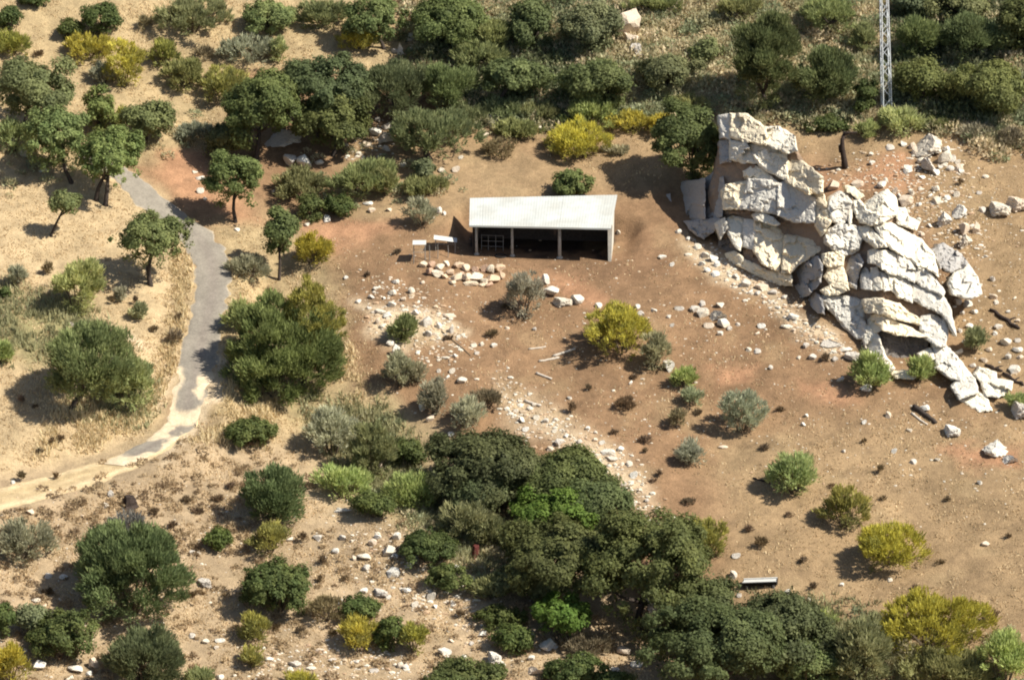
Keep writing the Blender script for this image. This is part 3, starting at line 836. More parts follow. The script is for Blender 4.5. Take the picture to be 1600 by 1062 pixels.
blk([(1129, 297), (1135, 290), (1168, 283), (1163, 300), (1151, 326), (1131, 325)], col=CRM, push=-0.2, tilt=(0.3, 0.2), round_=6)
blk([(1216, 290), (1228, 285), (1263, 303), (1273, 312), (1272, 347), (1243, 345), (1217, 335)], col=GRY, push=-0.4, tilt=(0.3, 0.0), round_=7, rough=0.7)
blk([(1265, 304), (1285, 300), (1291, 320), (1298, 345), (1284, 367), (1274, 350), (1274, 313)], col=CRM, push=-0.1, tilt=(-0.35, 0), round_=8)
blk([(1219, 347), (1245, 348), (1270, 352), (1284, 368), (1255, 366), (1230, 362)], col=RECESS_SHADE, push=1.2, round_=4)  # undercut, its shade painted into the block colour
blk([(1130, 328), (1186, 331), (1213, 337), (1212, 342), (1180, 334), (1128, 336)], col=OCH, push=0.25, round_=3)
# shaded west wall and its foot, the shade also put into their grey
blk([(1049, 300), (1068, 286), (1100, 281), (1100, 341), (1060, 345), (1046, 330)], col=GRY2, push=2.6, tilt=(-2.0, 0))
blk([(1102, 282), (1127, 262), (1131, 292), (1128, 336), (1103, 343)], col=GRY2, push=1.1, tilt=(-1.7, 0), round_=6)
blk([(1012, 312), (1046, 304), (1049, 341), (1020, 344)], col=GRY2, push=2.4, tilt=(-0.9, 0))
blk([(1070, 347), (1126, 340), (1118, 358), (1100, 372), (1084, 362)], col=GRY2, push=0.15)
# cream apron
blk([(1118, 350), (1132, 342), (1136, 356), (1126, 372)], col=WHT, push=-0.25, round_=5)
blk([(1137, 343), (1146, 340), (1162, 343), (1158, 360), (1157, 390), (1150, 384), (1140, 366)], col=WHT, push=-0.3, tilt=(0.5, -0.2), round_=6)
blk([(1126, 374), (1137, 360), (1147, 382), (1151, 391), (1136, 393), (1124, 384)], col=RECESS_SHADE, push=0.7, round_=4)  # recess under the overhang, shade painted into its colour
blk([(1163, 344), (1180, 346), (1178, 388), (1160, 384)], col=GRY, push=-0.2, round_=6, rough=0.6)
blk([(1180, 345), (1205, 350), (1220, 362), (1226, 372), (1222, 400), (1218, 424), (1192, 411), (1179, 390)], col=CRM, push=-0.3, tilt=(0.45, -0.15), round_=9, rough=0.8)
blk([(1228, 369), (1252, 370), (1288, 376), (1287, 387), (1270, 399), (1248, 412), (1236, 425), (1222, 424), (1225, 398)], col=CRM, push=-0.1, tilt=(0.4, -0.2), rough=0.8)
blk([(1160, 388), (1176, 391), (1190, 412), (1214, 424), (1196, 420), (1166, 404)], col=OCH, push=-0.15, round_=4)
blk([(1135, 397), (1150, 394), (1165, 405), (1195, 421), (1234, 428), (1237, 446), (1212, 444), (1190, 434), (1165, 420), (1140, 412)], col=CRM, push=-0.35, tilt=(0, 0.4), round_=7)
blk([(1178, 336), (1190, 332), (1206, 340), (1217, 349), (1213, 352), (1199, 347), (1181, 343)], col=WHT, push=-0.35, round_=5)
# middle knobs
blk([(1295, 325), (1299, 308), (1312, 302), (1325, 307), (1330, 320), (1328, 343), (1315, 351), (1300, 345)], col=GRY, push=-0.3, round_=14, rough=1.3)
blk([(1324, 308), (1331, 310), (1331, 346), (1327, 349)], col=WHT, push=-0.1, round_=3)
blk([(1333, 315), (1345, 312), (1353, 321), (1363, 312), (1386, 297), (1399, 311), (1401, 327), (1398, 336), (1379, 347), (1363, 351), (1346, 346), (1335, 328)], col=WHT, push=-0.1, tilt=(0.1, 0.15), rough=0.8)
blk([(1322, 291), (1335, 294), (1349, 306), (1341, 310), (1326, 301)], col=CRM, push=0.0, round_=6)
blk([(1402, 326), (1414, 326), (1420, 340), (1417, 354), (1403, 348)], col=WHT, push=0.0, round_=8)
blk([(1421, 340), (1436, 347), (1431, 358), (1418, 354)], col=WHT, push=-0.1, round_=8)
blk([(1292, 362), (1310, 353), (1337, 354), (1346, 370), (1342, 385), (1335, 395), (1318, 399), (1305, 391), (1292, 380)], col=GRY, push=-0.35, tilt=(0.2, 0.4), round_=12, rough=1.2)
blk([(1340, 356), (1358, 353), (1376, 373), (1385, 385), (1368, 386), (1351, 373)], col=WHT, push=-0.15)
blk([(1365, 351), (1391, 350), (1409, 359), (1411, 399), (1393, 388), (1378, 371)], col=WHT, push=-0.3, tilt=(0.0, 0.1), rough=0.8)
blk([(1411, 360), (1440, 375), (1458, 398), (1466, 431), (1454, 422), (1434, 412), (1413, 400)], col=WHT, push=-0.35, tilt=(0.05, 0.1), rough=0.8)
blk([(1358, 393), (1370, 391), (1394, 395), (1401, 400), (1399, 429), (1385, 424), (1371, 412), (1359, 411)], col=WHT, push=-0.25, rough=0.9)
blk([(1404, 399), (1421, 408), (1429, 415), (1428, 440), (1411, 431), (1402, 427)], col=GRY, push=-0.35, rough=0.8)
blk([(1431, 417), (1455, 427), (1475, 455), (1473, 462), (1446, 449), (1430, 440)], col=GRY, push=-0.4, rough=0.8)
blk([(1345, 426), (1352, 420), (1360, 430), (1362, 451), (1348, 450)], col=GRY, push=-0.1, round_=6)
blk([(1361, 420), (1371, 420), (1379, 450), (1365, 452)], col=WHT, push=-0.15, round_=5)
blk([(1375, 426), (1385, 430), (1394, 452), (1382, 453)], col=GRY, push=-0.1, round_=5)
blk([(1387, 429), (1399, 432), (1413, 462), (1404, 464), (1395, 452)], col=WHT, push=-0.2, round_=6)
blk([(1401, 431), (1412, 435), (1422, 445), (1425, 471), (1414, 466)], col=GRY, push=-0.15, round_=6)
blk([(1427, 443), (1446, 452), (1474, 466), (1483, 481), (1491, 510), (1493, 523), (1485, 514), (1478, 500), (1469, 489), (1445, 479), (1426, 468)], col=GRY, push=-0.5, tilt=(0.0, 0.1), rough=0.7)
# lower ledges over the hollow
blk([(1349, 469), (1371, 466), (1389, 471), (1405, 476), (1414, 485), (1438, 498), (1438, 508), (1420, 503), (1401, 498), (1380, 491), (1356, 489)], col=CRM, push=-0.45, tilt=(0, 0.3), round_=6)
blk([(1440, 496), (1456, 493), (1475, 501), (1480, 515), (1477, 537), (1464, 540), (1450, 529), (1440, 515)], col=GRY, push=-0.3, round_=8)
blk([(1360, 494), (1384, 494), (1401, 505), (1416, 510), (1437, 520), (1449, 527), (1431, 526), (1401, 522), (1380, 516), (1370, 520), (1358, 510)], col=CRM, push=-0.15, round_=5, rough=1.2)
blk([(1284, 463), (1315, 463), (1332, 466), (1347, 471), (1349, 500), (1354, 520), (1348, 529), (1338, 528), (1319, 510), (1305, 491), (1290, 478)], col=GRY, push=-0.25, tilt=(0.1, 0.1), rough=1.2)
blk([(1350, 504), (1362, 516), (1373, 526), (1381, 550), (1398, 574), (1385, 580), (1365, 560), (1351, 535)], col=WHT, push=-0.35, round_=7)
blk([(1384, 569), (1400, 579), (1428, 578), (1433, 585), (1425, 592), (1400, 589), (1386, 581)], col=CRM, push=-0.5, round_=6)
blk([(1436, 553), (1454, 546), (1459, 560), (1445, 568)], col=WHT, push=-0.3, round_=8)
# shaded knobs at the left; shade painted into the darker grey ones
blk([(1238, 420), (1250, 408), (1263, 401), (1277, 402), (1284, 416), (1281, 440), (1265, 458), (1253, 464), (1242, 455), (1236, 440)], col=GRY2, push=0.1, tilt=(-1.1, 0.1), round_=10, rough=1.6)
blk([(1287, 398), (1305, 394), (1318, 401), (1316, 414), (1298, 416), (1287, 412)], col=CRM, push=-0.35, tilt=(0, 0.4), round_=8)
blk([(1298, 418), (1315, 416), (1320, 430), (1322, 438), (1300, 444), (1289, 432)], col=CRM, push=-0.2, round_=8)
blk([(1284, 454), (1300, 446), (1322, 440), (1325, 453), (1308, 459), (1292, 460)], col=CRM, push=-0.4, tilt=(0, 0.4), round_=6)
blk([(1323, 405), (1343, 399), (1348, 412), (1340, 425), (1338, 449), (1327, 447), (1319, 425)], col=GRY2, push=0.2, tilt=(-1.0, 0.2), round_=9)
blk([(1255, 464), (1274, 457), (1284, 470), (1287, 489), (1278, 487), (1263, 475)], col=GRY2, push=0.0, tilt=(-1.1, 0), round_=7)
# slabs running out to the lower right
blk([(1459, 541), (1479, 541), (1502, 566), (1500, 592), (1484, 590), (1463, 574)], col=GRY, push=-0.25, tilt=(0.1, 0), round_=9, rough=0.8)
blk([(1503, 567), (1522, 592), (1528, 612), (1500, 622), (1488, 602), (1500, 593)], col=GRY, push=-0.25, round_=9, rough=0.8)
blk([(1497, 624), (1530, 613), (1540, 622), (1549, 640), (1530, 641)], col=WHT, push=-0.1, round_=7)
blk([(1535, 600), (1550, 591), (1581, 596), (1578, 610), (1560, 619), (1540, 617)], col=WHT, push=-0.1, round_=8)
blk([(1524, 585), (1532, 575), (1555, 582), (1556, 592), (1536, 598)], col=WHT, push=0.0, round_=7)
# grey buttress on the right
blk([(1458, 390), (1475, 381), (1500, 397), (1511, 411), (1490, 424), (1471, 418)], col=GRY2, push=0.1, tilt=(-0.2, 0), round_=8, rough=1.4)
blk([(1491, 427), (1512, 413), (1526, 433), (1533, 458), (1516, 466), (1490, 459), (1484, 441)], col=GRY, push=0.1, tilt=(0.2, 0), round_=8, rough=0.9)

# ================================================================== LOOSE ROCKS
import bmesh
def stone_mesh(seed, sub, cuts=9, squash=0.75):
    bm = bmesh.new(); bmesh.ops.create_icosphere(bm, subdivisions=sub, radius=1.0)
    V = np.array([v.co for v in bm.verts]); F_ = [[v.index for v in f.verts] for f in bm.faces]; bm.free()
    r_ = np.random.default_rng(seed)
    for _ in range(cuts):
        n = r_.normal(size=3); n /= np.linalg.norm(n); d = r_.uniform(0.30, 0.68)
        s = V @ n; V = V - np.where(s > d, s - d, 0)[:, None] * n
    V *= 1 + 0.10 * fbm(V[:, 0] * 2 + seed, V[:, 1] * 2, V[:, 2] * 2, octaves=2, seed=seed)[:, None]
    V[:, 2] *= squash
    V -= (V.max(0) + V.min(0)) / 2; V /= (V.max(0) - V.min(0)) / 2
    return mesh_from('rock', V, np.array(F_), M_STONE)
def knob_mesh(seed):
    me = stone_mesh(seed, 4, 6); V = np.array([v.co for v in me.vertices])
    k = 1 + 0.30 * np.abs(fbm(V[:, 0] * 2.6 + seed, V[:, 1] * 2.6, V[:, 2] * 2.6, octaves=4, seed=seed)) - 0.22 * smooth(0.14, 0, np.abs(fbm(V[:, 0] * 1.6, V[:, 1] * 1.6 + seed, V[:, 2] * 1.6, octaves=2, seed=seed + 3)))
    V *= k[:, None]; V /= np.abs(V).max(0); me.vertices.foreach_set('co', V.astype(np.float32).ravel()); me.update(); return me
KNOB = [knob_mesh(s) for s in (71, 72, 73, 74)]
BIG = [stone_mesh(s, 3, 9) for s in range(7)]; SMALL = [stone_mesh(40 + s, 2, 6) for s in range(10)]
ROCK_COLS = [(0.66, 0.60, 0.51), (0.62, 0.54, 0.43), (0.68, 0.63, 0.55), (0.54, 0.48, 0.41), (0.62, 0.50, 0.38)]
def rock(px, py, w, h, label, group=None, col=None, name='rock', cat='rock', parent=None, sink=0.33, rot=None):
    k_ = random.uniform(0.8, 1.22) if max(w, h) < 22 else 1.0; w, h = w * k_, h * k_
    G_ = cast1(px, py + h * 0.30); mpp = (G_ - CAM) @ FWD / FPX
    a, v = w * mpp / 2, h * mpp / 2
    dep = min(a, v * 1.6) * 0.9
    zr = math.sqrt(max((v * v - (dep * math.sin(DEP)) ** 2), (0.45 * v) ** 2)) / math.cos(DEP)
    me = random.choice(BIG[:4] if h >= 40 else KNOB if max(w, h) >= 26 else BIG if max(w, h) >= 18 else SMALL)
    o = link(name, me, parent)
    loc = G_ + np.array([0, 0, zr * (1 - sink * 2)])
    if parent: loc = loc - np.array(parent.location)
    o.location = loc; o.scale = (a, dep, zr)
    o.rotation_euler = (0, 0, random.choice((0, math.pi)) + random.uniform(-0.25, 0.25)) if rot is None else (0, rot, 0)
    c = col or random.choice(ROCK_COLS); o.color = (*c, 1)
    if not parent: tag(o, label, cat, group)
    return o

# low stone wall in front of the shed: every stone a part
w0 = cast1(722, 430); wall = empty('stone_wall', w0)
tag(wall, 'low tumbled wall of orange and cream stones in front of the shed', 'stone wall')
WALLS = [(664, 413, 12, 14), (676, 412, 12, 12), (670, 423, 10, 14), (688, 416, 14, 14), (682, 427, 14, 10), (697, 412, 10, 10), (703, 423, 16, 14), (693, 431, 12, 10),
         (716, 415, 14, 12), (728, 418, 12, 12), (714, 432, 16, 14), (728, 433, 15, 15), (741, 419, 14, 12), (755, 420, 14, 14), (743, 433, 16, 16), (758, 436, 12, 12),
         (768, 422, 12, 16), (780, 420, 12, 12), (770, 436, 14, 12), (784, 431, 9, 14), (735, 444, 16, 8), (752, 446, 12, 8), (705, 441, 12, 9), (722, 425, 10, 8), (763, 446, 12, 8)]
for i, (x, y, w, h) in enumerate(WALLS):
    rock(x + random.uniform(-2, 2), y + random.uniform(-2, 2), w * random.uniform(0.95, 1.5), h * random.uniform(0.8, 1.1), '', col=((0.66, 0.52, 0.37), (0.60, 0.43, 0.29), (0.68, 0.58, 0.44), (0.48, 0.31, 0.21))[(i * 7) % 11 % 4], name='stone', parent=wall, sink=0.22)

ONE = [  # rocks with a look or place of their own
    (979, 40, 46, 52, 'tall white rock standing in the scrub high on the hill'), (985, 62, 34, 24, 'squat pale rock at the foot of the tall white rock in the scrub'),
    (993, 83, 20, 30, 'narrow pale rock below the tall white rock in the scrub'), (1011, 58, 14, 14, 'small round white rock beside the tall white rock in the scrub'),
    (440, 215, 66, 26, 'large pale slab shining under the big dark oaks'), (452, 252, 22, 20, 'white rock under the dark oaks, first of three in a row'),
    (475, 252, 24, 24, 'white rock in the middle of the three under the dark oaks'), (499, 253, 16, 9, 'small flat white rock at the end of the row under the oaks'),
    (605, 214, 32, 22, 'wide pale boulder in the stone run beside the big oaks'), (822, 92, 44, 16, 'long white slab lying among oaks near the top'),
    (880, 471, 34, 15, 'flat white slab at the front of the rock pile before the shed'), (862, 455, 24, 16, 'pale rock in the middle of the rock pile before the shed'),
    (902, 468, 22, 18, 'tan block at the broom end of the rock pile before the shed'), (853, 437, 13, 19, 'upright white stone on top of the rock pile before the shed'),
    (1122, 492, 30, 20, 'largest pale rock in the cluster on the bare field'), (1098, 488, 20, 14, 'flat pale rock beside the largest one on the bare field'),
    (1300, 536, 38, 11, 'long cream slab lying at the lower edge of the outcrop'), (1332, 557, 28, 16, 'white rock slab beside the bush under the outcrop hollow'),
    (1447, 226, 54, 36, 'white knobbly boulder on the bench behind the outcrop'), (1452, 258, 30, 28, 'pale rock leaning below the white knobbly boulder'),
    (1476, 245, 22, 22, 'brown-tinted rock beside the white knobbly boulder'), (1302, 290, 17, 16, 'round cream stone perched behind the outcrop tower'),
    (1415, 313, 24, 16, 'square white stone with a dark underside behind the outcrop'), (1562, 326, 42, 22, 'low grey boulder with dark hollow at the field edge'),
    (1590, 318, 34, 24, 'pale boulder at the far edge behind the hollow boulder'), (1476, 342, 26, 28, 'white block at the head of the stone heap above the grey buttress'),
    (1498, 330, 26, 22, 'white block at the top of the stone heap above the grey buttress'), (1508, 376, 26, 26, 'white block at the bottom of the stone heap above the grey buttress'),
    (1506, 358, 18, 22, 'pale block in the middle of the stone heap above the grey buttress'), (1525, 357, 12, 22, 'thin cream stone standing beside the stone heap'),
    (1555, 700, 42, 28, 'grey cracked boulder with dark seam on the red patch'), (1578, 716, 26, 16, 'flat grey stone under the cracked boulder'),
    (1488, 672, 30, 18, 'ribbed grey stone half buried above the red patch'), (1594, 640, 30, 28, 'pale rock below the last slabs of the outcrop'),
    (1355, 605, 26, 13, 'pale flat rock in front of the bushes under the hollow'), (915, 1028, 44, 15, 'long white rock leaning downhill behind the bottom bush'),
    (857, 1006, 32, 20, 'pale boulder in the rocky gap below the big thicket'), (836, 1046, 32, 16, 'white rock at the bottom beside the dark dome bush'),
    (773, 1028, 26, 22, 'pale rock between the two dark bottom bushes'), (975, 1016, 24, 15, 'pale flat rock in the gap below the thicket'),
    (320, 910, 28, 14, 'flat white rock at the side of the big round bush'), (118, 1043, 24, 13, 'white rock below the small dark bush near the corner'),
    (147, 1036, 16, 20, 'upright white rock below the small dark bush near the corner'), (60, 1038, 24, 16, 'tan rock beside the yellow broom in the corner'),
    (595, 925, 30, 12, 'row-shaped white rock above the dark round bush'), (608, 860, 20, 18, 'bright white rock beside the broad dark bush'),
    (569, 868, 22, 12, 'bright white flat rock in the stony patch'), (695, 1018, 22, 13, 'white rock alone on bare ground above the bottom bush'),
    (536, 796, 30, 8, 'long flat white rock above the small dark bush'), (1045, 571, 20, 16, 'white stone with black cavity beside the grey-green bush'),
    (660, 634, 11, 20, 'narrow white rock beside the sage shrubs'), (618, 548, 15, 22, 'white rock lying at the edge of the dry grass strip'),
    (1188, 509, 0, 0, '')]
for x, y, w, h, lab in ONE:
    if w: rock(x, y, w, h, lab, 'single rocks on the hillside', sink=0.18)

MARKS = [(240, 370, 'round tree inside the road bend'), (365, 285, 'forked tree by the road'), (105, 320, 'thin leaning sapling'), (460, 255, 'white rocks under the dark oaks'), (435, 215, 'large slab under the oaks'),
         (605, 214, 'wide boulder in the stone run'), (565, 285, 'wide olive bush below the grove'), (485, 325, 'dark narrow bush below the grove'), (660, 330, 'silvery bush near the shed'), (780, 165, 'umbrella-shaped oak'), (672, 210, 'leafy oak by the stone run'),
         (978, 40, 'tall white rock on the hill'), (705, 40, 'rounded oak near the hilltop'), (835, 40, 'dark oak by the rock steps'), (560, 60, 'vivid yellow broom on the hill'), (822, 92, 'long white slab on the hill'), (905, 222, 'broom behind the shed'), (893, 288, 'bush behind the shed roof'),
         (725, 428, 'low stone wall'), (880, 460, 'rock pile before the shed'), (850, 355, 'open shed'), (690, 380, 'feeding stands'), (815, 455, 'pale shrub by the stone wall'), (630, 512, 'small dark bush on the bare slope'), (968, 520, 'big loose broom'), (1025, 550, 'grey-green shrub by the big broom'),
         (1155, 645, 'silvery vase-shaped shrub'), (1078, 708, 'flat grey shrub'), (1075, 620, 'small silvery shrub'), (870, 555, 'bleached poles'), (628, 580, 'grey spiky shrub'), (680, 625, 'thin grey shrub'), (730, 648, 'olive shrub above the thicket'), (975, 632, 'spiky low shrub'), (820, 630, 'pale log at the rubble strip'),
         (1122, 492, 'largest rock of the bare field'), (1180, 400, 'cream apron of the outcrop'), (1260, 435, 'shaded knob of the outcrop'), (1070, 320, 'shaded west wall of the outcrop'), (1315, 495, 'flank of the outcrop hollow'), (1362, 582, 'bush under the hollow'), (1315, 325, 'round boulder of the outcrop'), (1385, 310, 'pointed block of the outcrop'), (1300, 536, 'long cream slab below the outcrop'),
         (1317, 235, 'burnt snag'), (1447, 235, 'white knobbly boulder'), (1500, 350, 'stone heap above the grey buttress'), (1562, 326, 'boulder with a dark hollow'), (1495, 425, 'grey buttress'), (1572, 498, 'blackened log'), (1520, 535, 'olive bush below the buttress'), (1550, 575, 'short charred log'), (1500, 590, 'lowest slabs of the outcrop'),
         (1445, 650, 'dark bark log'), (1555, 700, 'grey cracked boulder'), (1488, 672, 'ribbed grey stone'), (1240, 740, 'yellow-green shrub on the field'), (1318, 798, 'yellow-green broom'), (1388, 850, 'round yellow broom'), (1188, 910, 'feeding trough'), (1455, 965, 'largest broom'), (1105, 845, 'broom at the thicket edge'), (1150, 585, 'red earth scar'),
         (765, 730, 'upper oak of the thicket'), (900, 750, 'field-side oak of the thicket'), (1000, 880, 'biggest dome oak'), (1150, 1000, 'lower thicket oak'), (878, 958, 'bright bush at the thicket gap'), (800, 998, 'round bush at the rocky gap'), (900, 1048, 'dome bush at the bottom edge'), (728, 1058, 'wide bush at the bottom edge'),
         (668, 855, 'broad dark bush'), (696, 903, 'bush below the broad dark one'), (742, 870, 'small dark red stump'), (586, 788, 'dark bush by the long white rock'), (426, 780, 'big blue-green bush'), (341, 842, 'black-green bush'), (423, 840, 'loose yellow-green bush'), (206, 900, 'huge round bush'), (434, 920, 'large lobed bush'), (563, 948, 'bush below the row of rocks'), (608, 990, 'dark upright bush'), (560, 992, 'broom by the upright bush'),
         (646, 992, 'thin yellow broom'), (400, 982, 'small yellow-green broom'), (394, 1028, 'tiny broom'), (100, 996, 'dome bush near the corner'), (18, 1030, 'broom in the corner'), (226, 1035, 'big bush at the bottom edge'), (34, 846, 'grey-green bush below the track'), (202, 788, 'squat black stump'), (80, 740, 'dirt track'), (394, 676, 'glossy bush by the big round tree'), (440, 570, 'very big round tree'), (530, 700, 'olive bush of the gully'),
         (145, 575, 'wide olive-green tree'), (120, 450, 'tall light green bush'), (25, 432, 'small grey bush on the straw'), (220, 488, 'weed bush by the leaning tree'), (470, 1060, 'broom at the bottom edge'), (440, 370, 'slender V-trunk tree'), (490, 385, 'broom by the V-trunk tree'), (155, 80, 'brightest hilltop broom'), (300, 30, 'large grey-green hilltop bush'), (70, 215, 'tall bright roadside tree')]
RANK = ['nearest', 'second', 'third', 'fourth', 'fifth', 'sixth', 'seventh', 'eighth', 'ninth', 'tenth', 'eleventh', 'twelfth']
FIELD = []                                              # (object, x, y, noun) waiting for their descriptions
def describe_field():
    by = {}
    for o, x, y, noun in FIELD:
        k = min(range(len(MARKS)), key=lambda i: math.hypot(MARKS[i][0] - x, (MARKS[i][1] - y) * 1.3))
        dx, dy = x - MARKS[k][0], (y - MARKS[k][1]) * 1.3
        side = ('uphill of' if dy < 0 else 'downhill of') if abs(dy) > abs(dx) * 0.8 else ('left of' if dx < 0 else 'right of')
        by.setdefault((k, side, noun.split()[-1]), []).append((math.hypot(dx, dy), o, noun))
    for (k, side, _), L_ in by.items():
        L_.sort(key=lambda t: t[0])
        for i, (dd, o, noun) in enumerate(L_):
            o['label'] = f'{noun}, {RANK[min(i, 11)]} one {side} the {MARKS[k][2]}' if len(L_) > 1 else f'{noun} alone {side} the {MARKS[k][2]}'
def many(label, group, pts, col=None):
    for x, y, w, h in pts:
        c = col or random.choice(ROCK_COLS); o = rock(x, y, w, h, label, group, c)
        shape = 'flat' if w > 1.7 * h else 'upright' if h > 1.25 * w else 'small' if w < 11 else 'chunky'
        FIELD.append((o, x, y, f"{shape} {'tan' if c[2] < 0.4 else 'grey' if c[0] < 0.56 else 'pale'} stone"))
many('small pale stone in the stony run between the big oaks and the shed', 'stones between the oaks and the shed',
     [(575, 317, 20, 9), (581, 328, 11, 9), (510, 342, 14, 13), (480, 350, 10, 8), (445, 273, 10, 8), (502, 277, 8, 8), (509, 307, 8, 8), (453, 300, 10, 8), (427, 298, 8, 7), (608, 327, 10, 7),
      (675, 338, 9, 9), (685, 328, 11, 13), (694, 333, 8, 10), (572, 186, 14, 13), (606, 195, 22, 12), (586, 205, 18, 12), (603, 232, 18, 14), (630, 257, 12, 9), (676, 258, 10, 8), (712, 263, 14, 12),
      (677, 179, 7, 6), (741, 190, 20, 20), (765, 186, 22, 22), (757, 210, 16, 10), (590, 186, 10, 10), (574, 224, 14, 10), (617, 203, 10, 8), (560, 240, 9, 9), (655, 258, 10, 8), (690, 265, 9, 7), (720, 245, 9, 7), (790, 200, 14, 10), (838, 196, 18, 16), (850, 192, 9, 14)])
many('pale stone beside the upper bend of the asphalt road', 'stones beside the road bend', [(313, 296, 11, 10), (312, 277, 16, 6), (320, 310, 8, 6), (305, 268, 8, 5), (370, 358, 10, 6)])
many('pale stone on the scrubby hilltop among dark oaks', 'stones in the hilltop scrub',
     [(625, 75, 15, 26), (640, 56, 14, 16), (616, 78, 14, 10), (644, 76, 10, 8), (790, 50, 20, 12), (768, 46, 12, 10), (788, 66, 14, 9), (846, 84, 16, 10), (985, 166, 16, 12), (1000, 96, 12, 8), (855, 98, 10, 7), (1010, 92, 16, 8), (775, 35, 14, 8)])
many('small pale stone scattered on the bare slope below the stone wall', 'stones on the slope below the shed',
     [(618, 439, 12, 8), (643, 453, 10, 12), (613, 456, 14, 12), (580, 463, 12, 8), (588, 450, 12, 7), (612, 474, 12, 9), (594, 486, 18, 8), (606, 492, 14, 9), (590, 500, 12, 18), (650, 487, 10, 10), (665, 500, 18, 14),
      (686, 508, 9, 12), (669, 520, 12, 12), (702, 492, 24, 8), (705, 513, 8, 18), (682, 521, 14, 6), (541, 433, 10, 8), (560, 470, 9, 7), (835, 513, 8, 8), (793, 512, 8, 6), (660, 440, 8, 6), (630, 466, 9, 7), (577, 480, 9, 7), (600, 465, 8, 6), (598, 508, 10, 7), (640, 505, 8, 6), (716, 525, 8, 7), (740, 538, 9, 7),
      (741, 537, 8, 7), (752, 536, 8, 8), (772, 539, 11, 9), (711, 555, 8, 7), (745, 550, 8, 6), (686, 578, 8, 9), (699, 588, 9, 9), (706, 578, 9, 9), (722, 592, 14, 9), (672, 652, 14, 14), (610, 535, 12, 10), (925, 505, 7, 6), (890, 620, 8, 6)])
many('pale stone on the bare field between the shed and the outcrop', 'stones on the bare field',
     [(996, 478, 10, 9), (1022, 484, 12, 8), (1001, 489, 12, 9), (1045, 494, 9, 8), (1062, 480, 16, 8), (1086, 482, 18, 13), (1097, 474, 12, 12), (1131, 503, 18, 14), (1125, 475, 16, 11), (1108, 506, 16, 10), (1140, 512, 9, 9), (1125, 520, 10, 9), (1190, 507, 14, 10), (1153, 506, 8, 7), (1183, 520, 10, 8),
      (1240, 494, 20, 14), (1230, 509, 22, 7), (1260, 539, 10, 9), (1248, 558, 8, 8), (1270, 556, 12, 10), (1321, 545, 22, 9), (1305, 560, 9, 8), (1170, 545, 10, 8), (1183, 548, 14, 9), (1204, 573, 8, 9), (1035, 401, 14, 8), (1050, 412, 8, 8), (935, 476, 11, 9), (1050, 507, 9, 8), (966, 362, 7, 8),
      (1060, 360, 12, 9), (1076, 372, 10, 8), (1090, 385, 16, 12), (1102, 397, 13, 11), (1115, 402, 14, 13), (1097, 411, 10, 9), (1120, 412, 14, 15), (1105, 421, 12, 11), (1118, 427, 14, 10), (1150, 431, 16, 11), (1166, 441, 15, 13), (1190, 447, 20, 11), (1184, 457, 9, 8), (1172, 455, 8, 7), (1208, 455, 12, 8), (1226, 463, 10, 7), (1216, 480, 9, 7), (1250, 478, 9, 7), (1240, 515, 8, 7)])
many('pale stone strewn on the bench between the burnt snag and the outcrop', 'stones behind the outcrop',
     [(1432, 236, 18, 16), (1462, 222, 20, 18), (1440, 250, 16, 14), (1462, 268, 16, 16), (1478, 232, 16, 14), (1488, 246, 14, 16), (1498, 262, 12, 12), (1425, 226, 12, 12), (1340, 286, 18, 10), (1378, 287, 14, 11), (1384, 281, 8, 12), (1398, 297, 10, 15), (1405, 306, 10, 12), (1425, 300, 12, 11), (1440, 276, 15, 8), (1463, 312, 14, 14), (1495, 302, 9, 10), (1480, 309, 12, 9), (1462, 294, 11, 11), (1469, 260, 10, 8), (1485, 262, 12, 10), (1496, 252, 12, 10), (1502, 266, 10, 10), (1390, 230, 14, 9), (1412, 224, 12, 11), (1361, 240, 10, 9), (1363, 254, 9, 7), (1418, 264, 16, 14), (1436, 318, 10, 8), (1453, 305, 8, 8), (1540, 275, 10, 7), (1418, 330, 10, 9), (1452, 352, 10, 9), (1440, 365, 9, 7), (1535, 327, 10, 10), (1530, 300, 8, 6)])
many('pale stone on the straw slope right of the outcrop', 'stones right of the outcrop',
     [(1512, 474, 18, 13), (1496, 470, 14, 11), (1522, 486, 13, 10), (1503, 488, 10, 9), (1498, 548, 12, 9), (1538, 560, 14, 9), (1545, 545, 10, 8), (1520, 570, 13, 10), (1585, 575, 18, 12), (1590, 530, 10, 8), (1532, 445, 9, 8), (1572, 532, 20, 14), (1590, 545, 18, 10), (1575, 556, 12, 12), (1594, 556, 14, 10), (1515, 508, 11, 9), (1560, 510, 14, 10), (1555, 520, 9, 9), (1508, 533, 14, 8), (1551, 434, 10, 9), (1552, 462, 16, 12), (1556, 472, 9, 8), (1575, 486, 9, 7), (1590, 500, 9, 7), (1540, 400, 8, 6), (1500, 515, 8, 8), (1585, 465, 8, 6)])
many('small pale stone on the open brown field below the outcrop', 'stones on the lower field',
     [(1388, 647, 10, 14), (1421, 670, 12, 7), (1465, 716, 10, 6), (1260, 648, 9, 8), (1318, 704, 8, 8), (1350, 658, 9, 9), (1427, 720, 9, 8), (1531, 752, 8, 7), (1397, 703, 8, 8), (1313, 591, 14, 12), (1445, 636, 16, 12), (1255, 662, 8, 7), (985, 597, 8, 9), (1130, 697, 14, 5), (1540, 848, 12, 8), (1315, 912, 9, 8), (1230, 923, 9, 9), (1146, 896, 10, 12), (1137, 912, 9, 8), (1155, 928, 9, 9), (1220, 935, 10, 9), (1264, 936, 8, 8), (1503, 932, 6, 10), (1076, 814, 10, 10), (1060, 830, 20, 10), (1048, 822, 18, 9), (1150, 866, 14, 9), (1390, 905, 10, 7)])
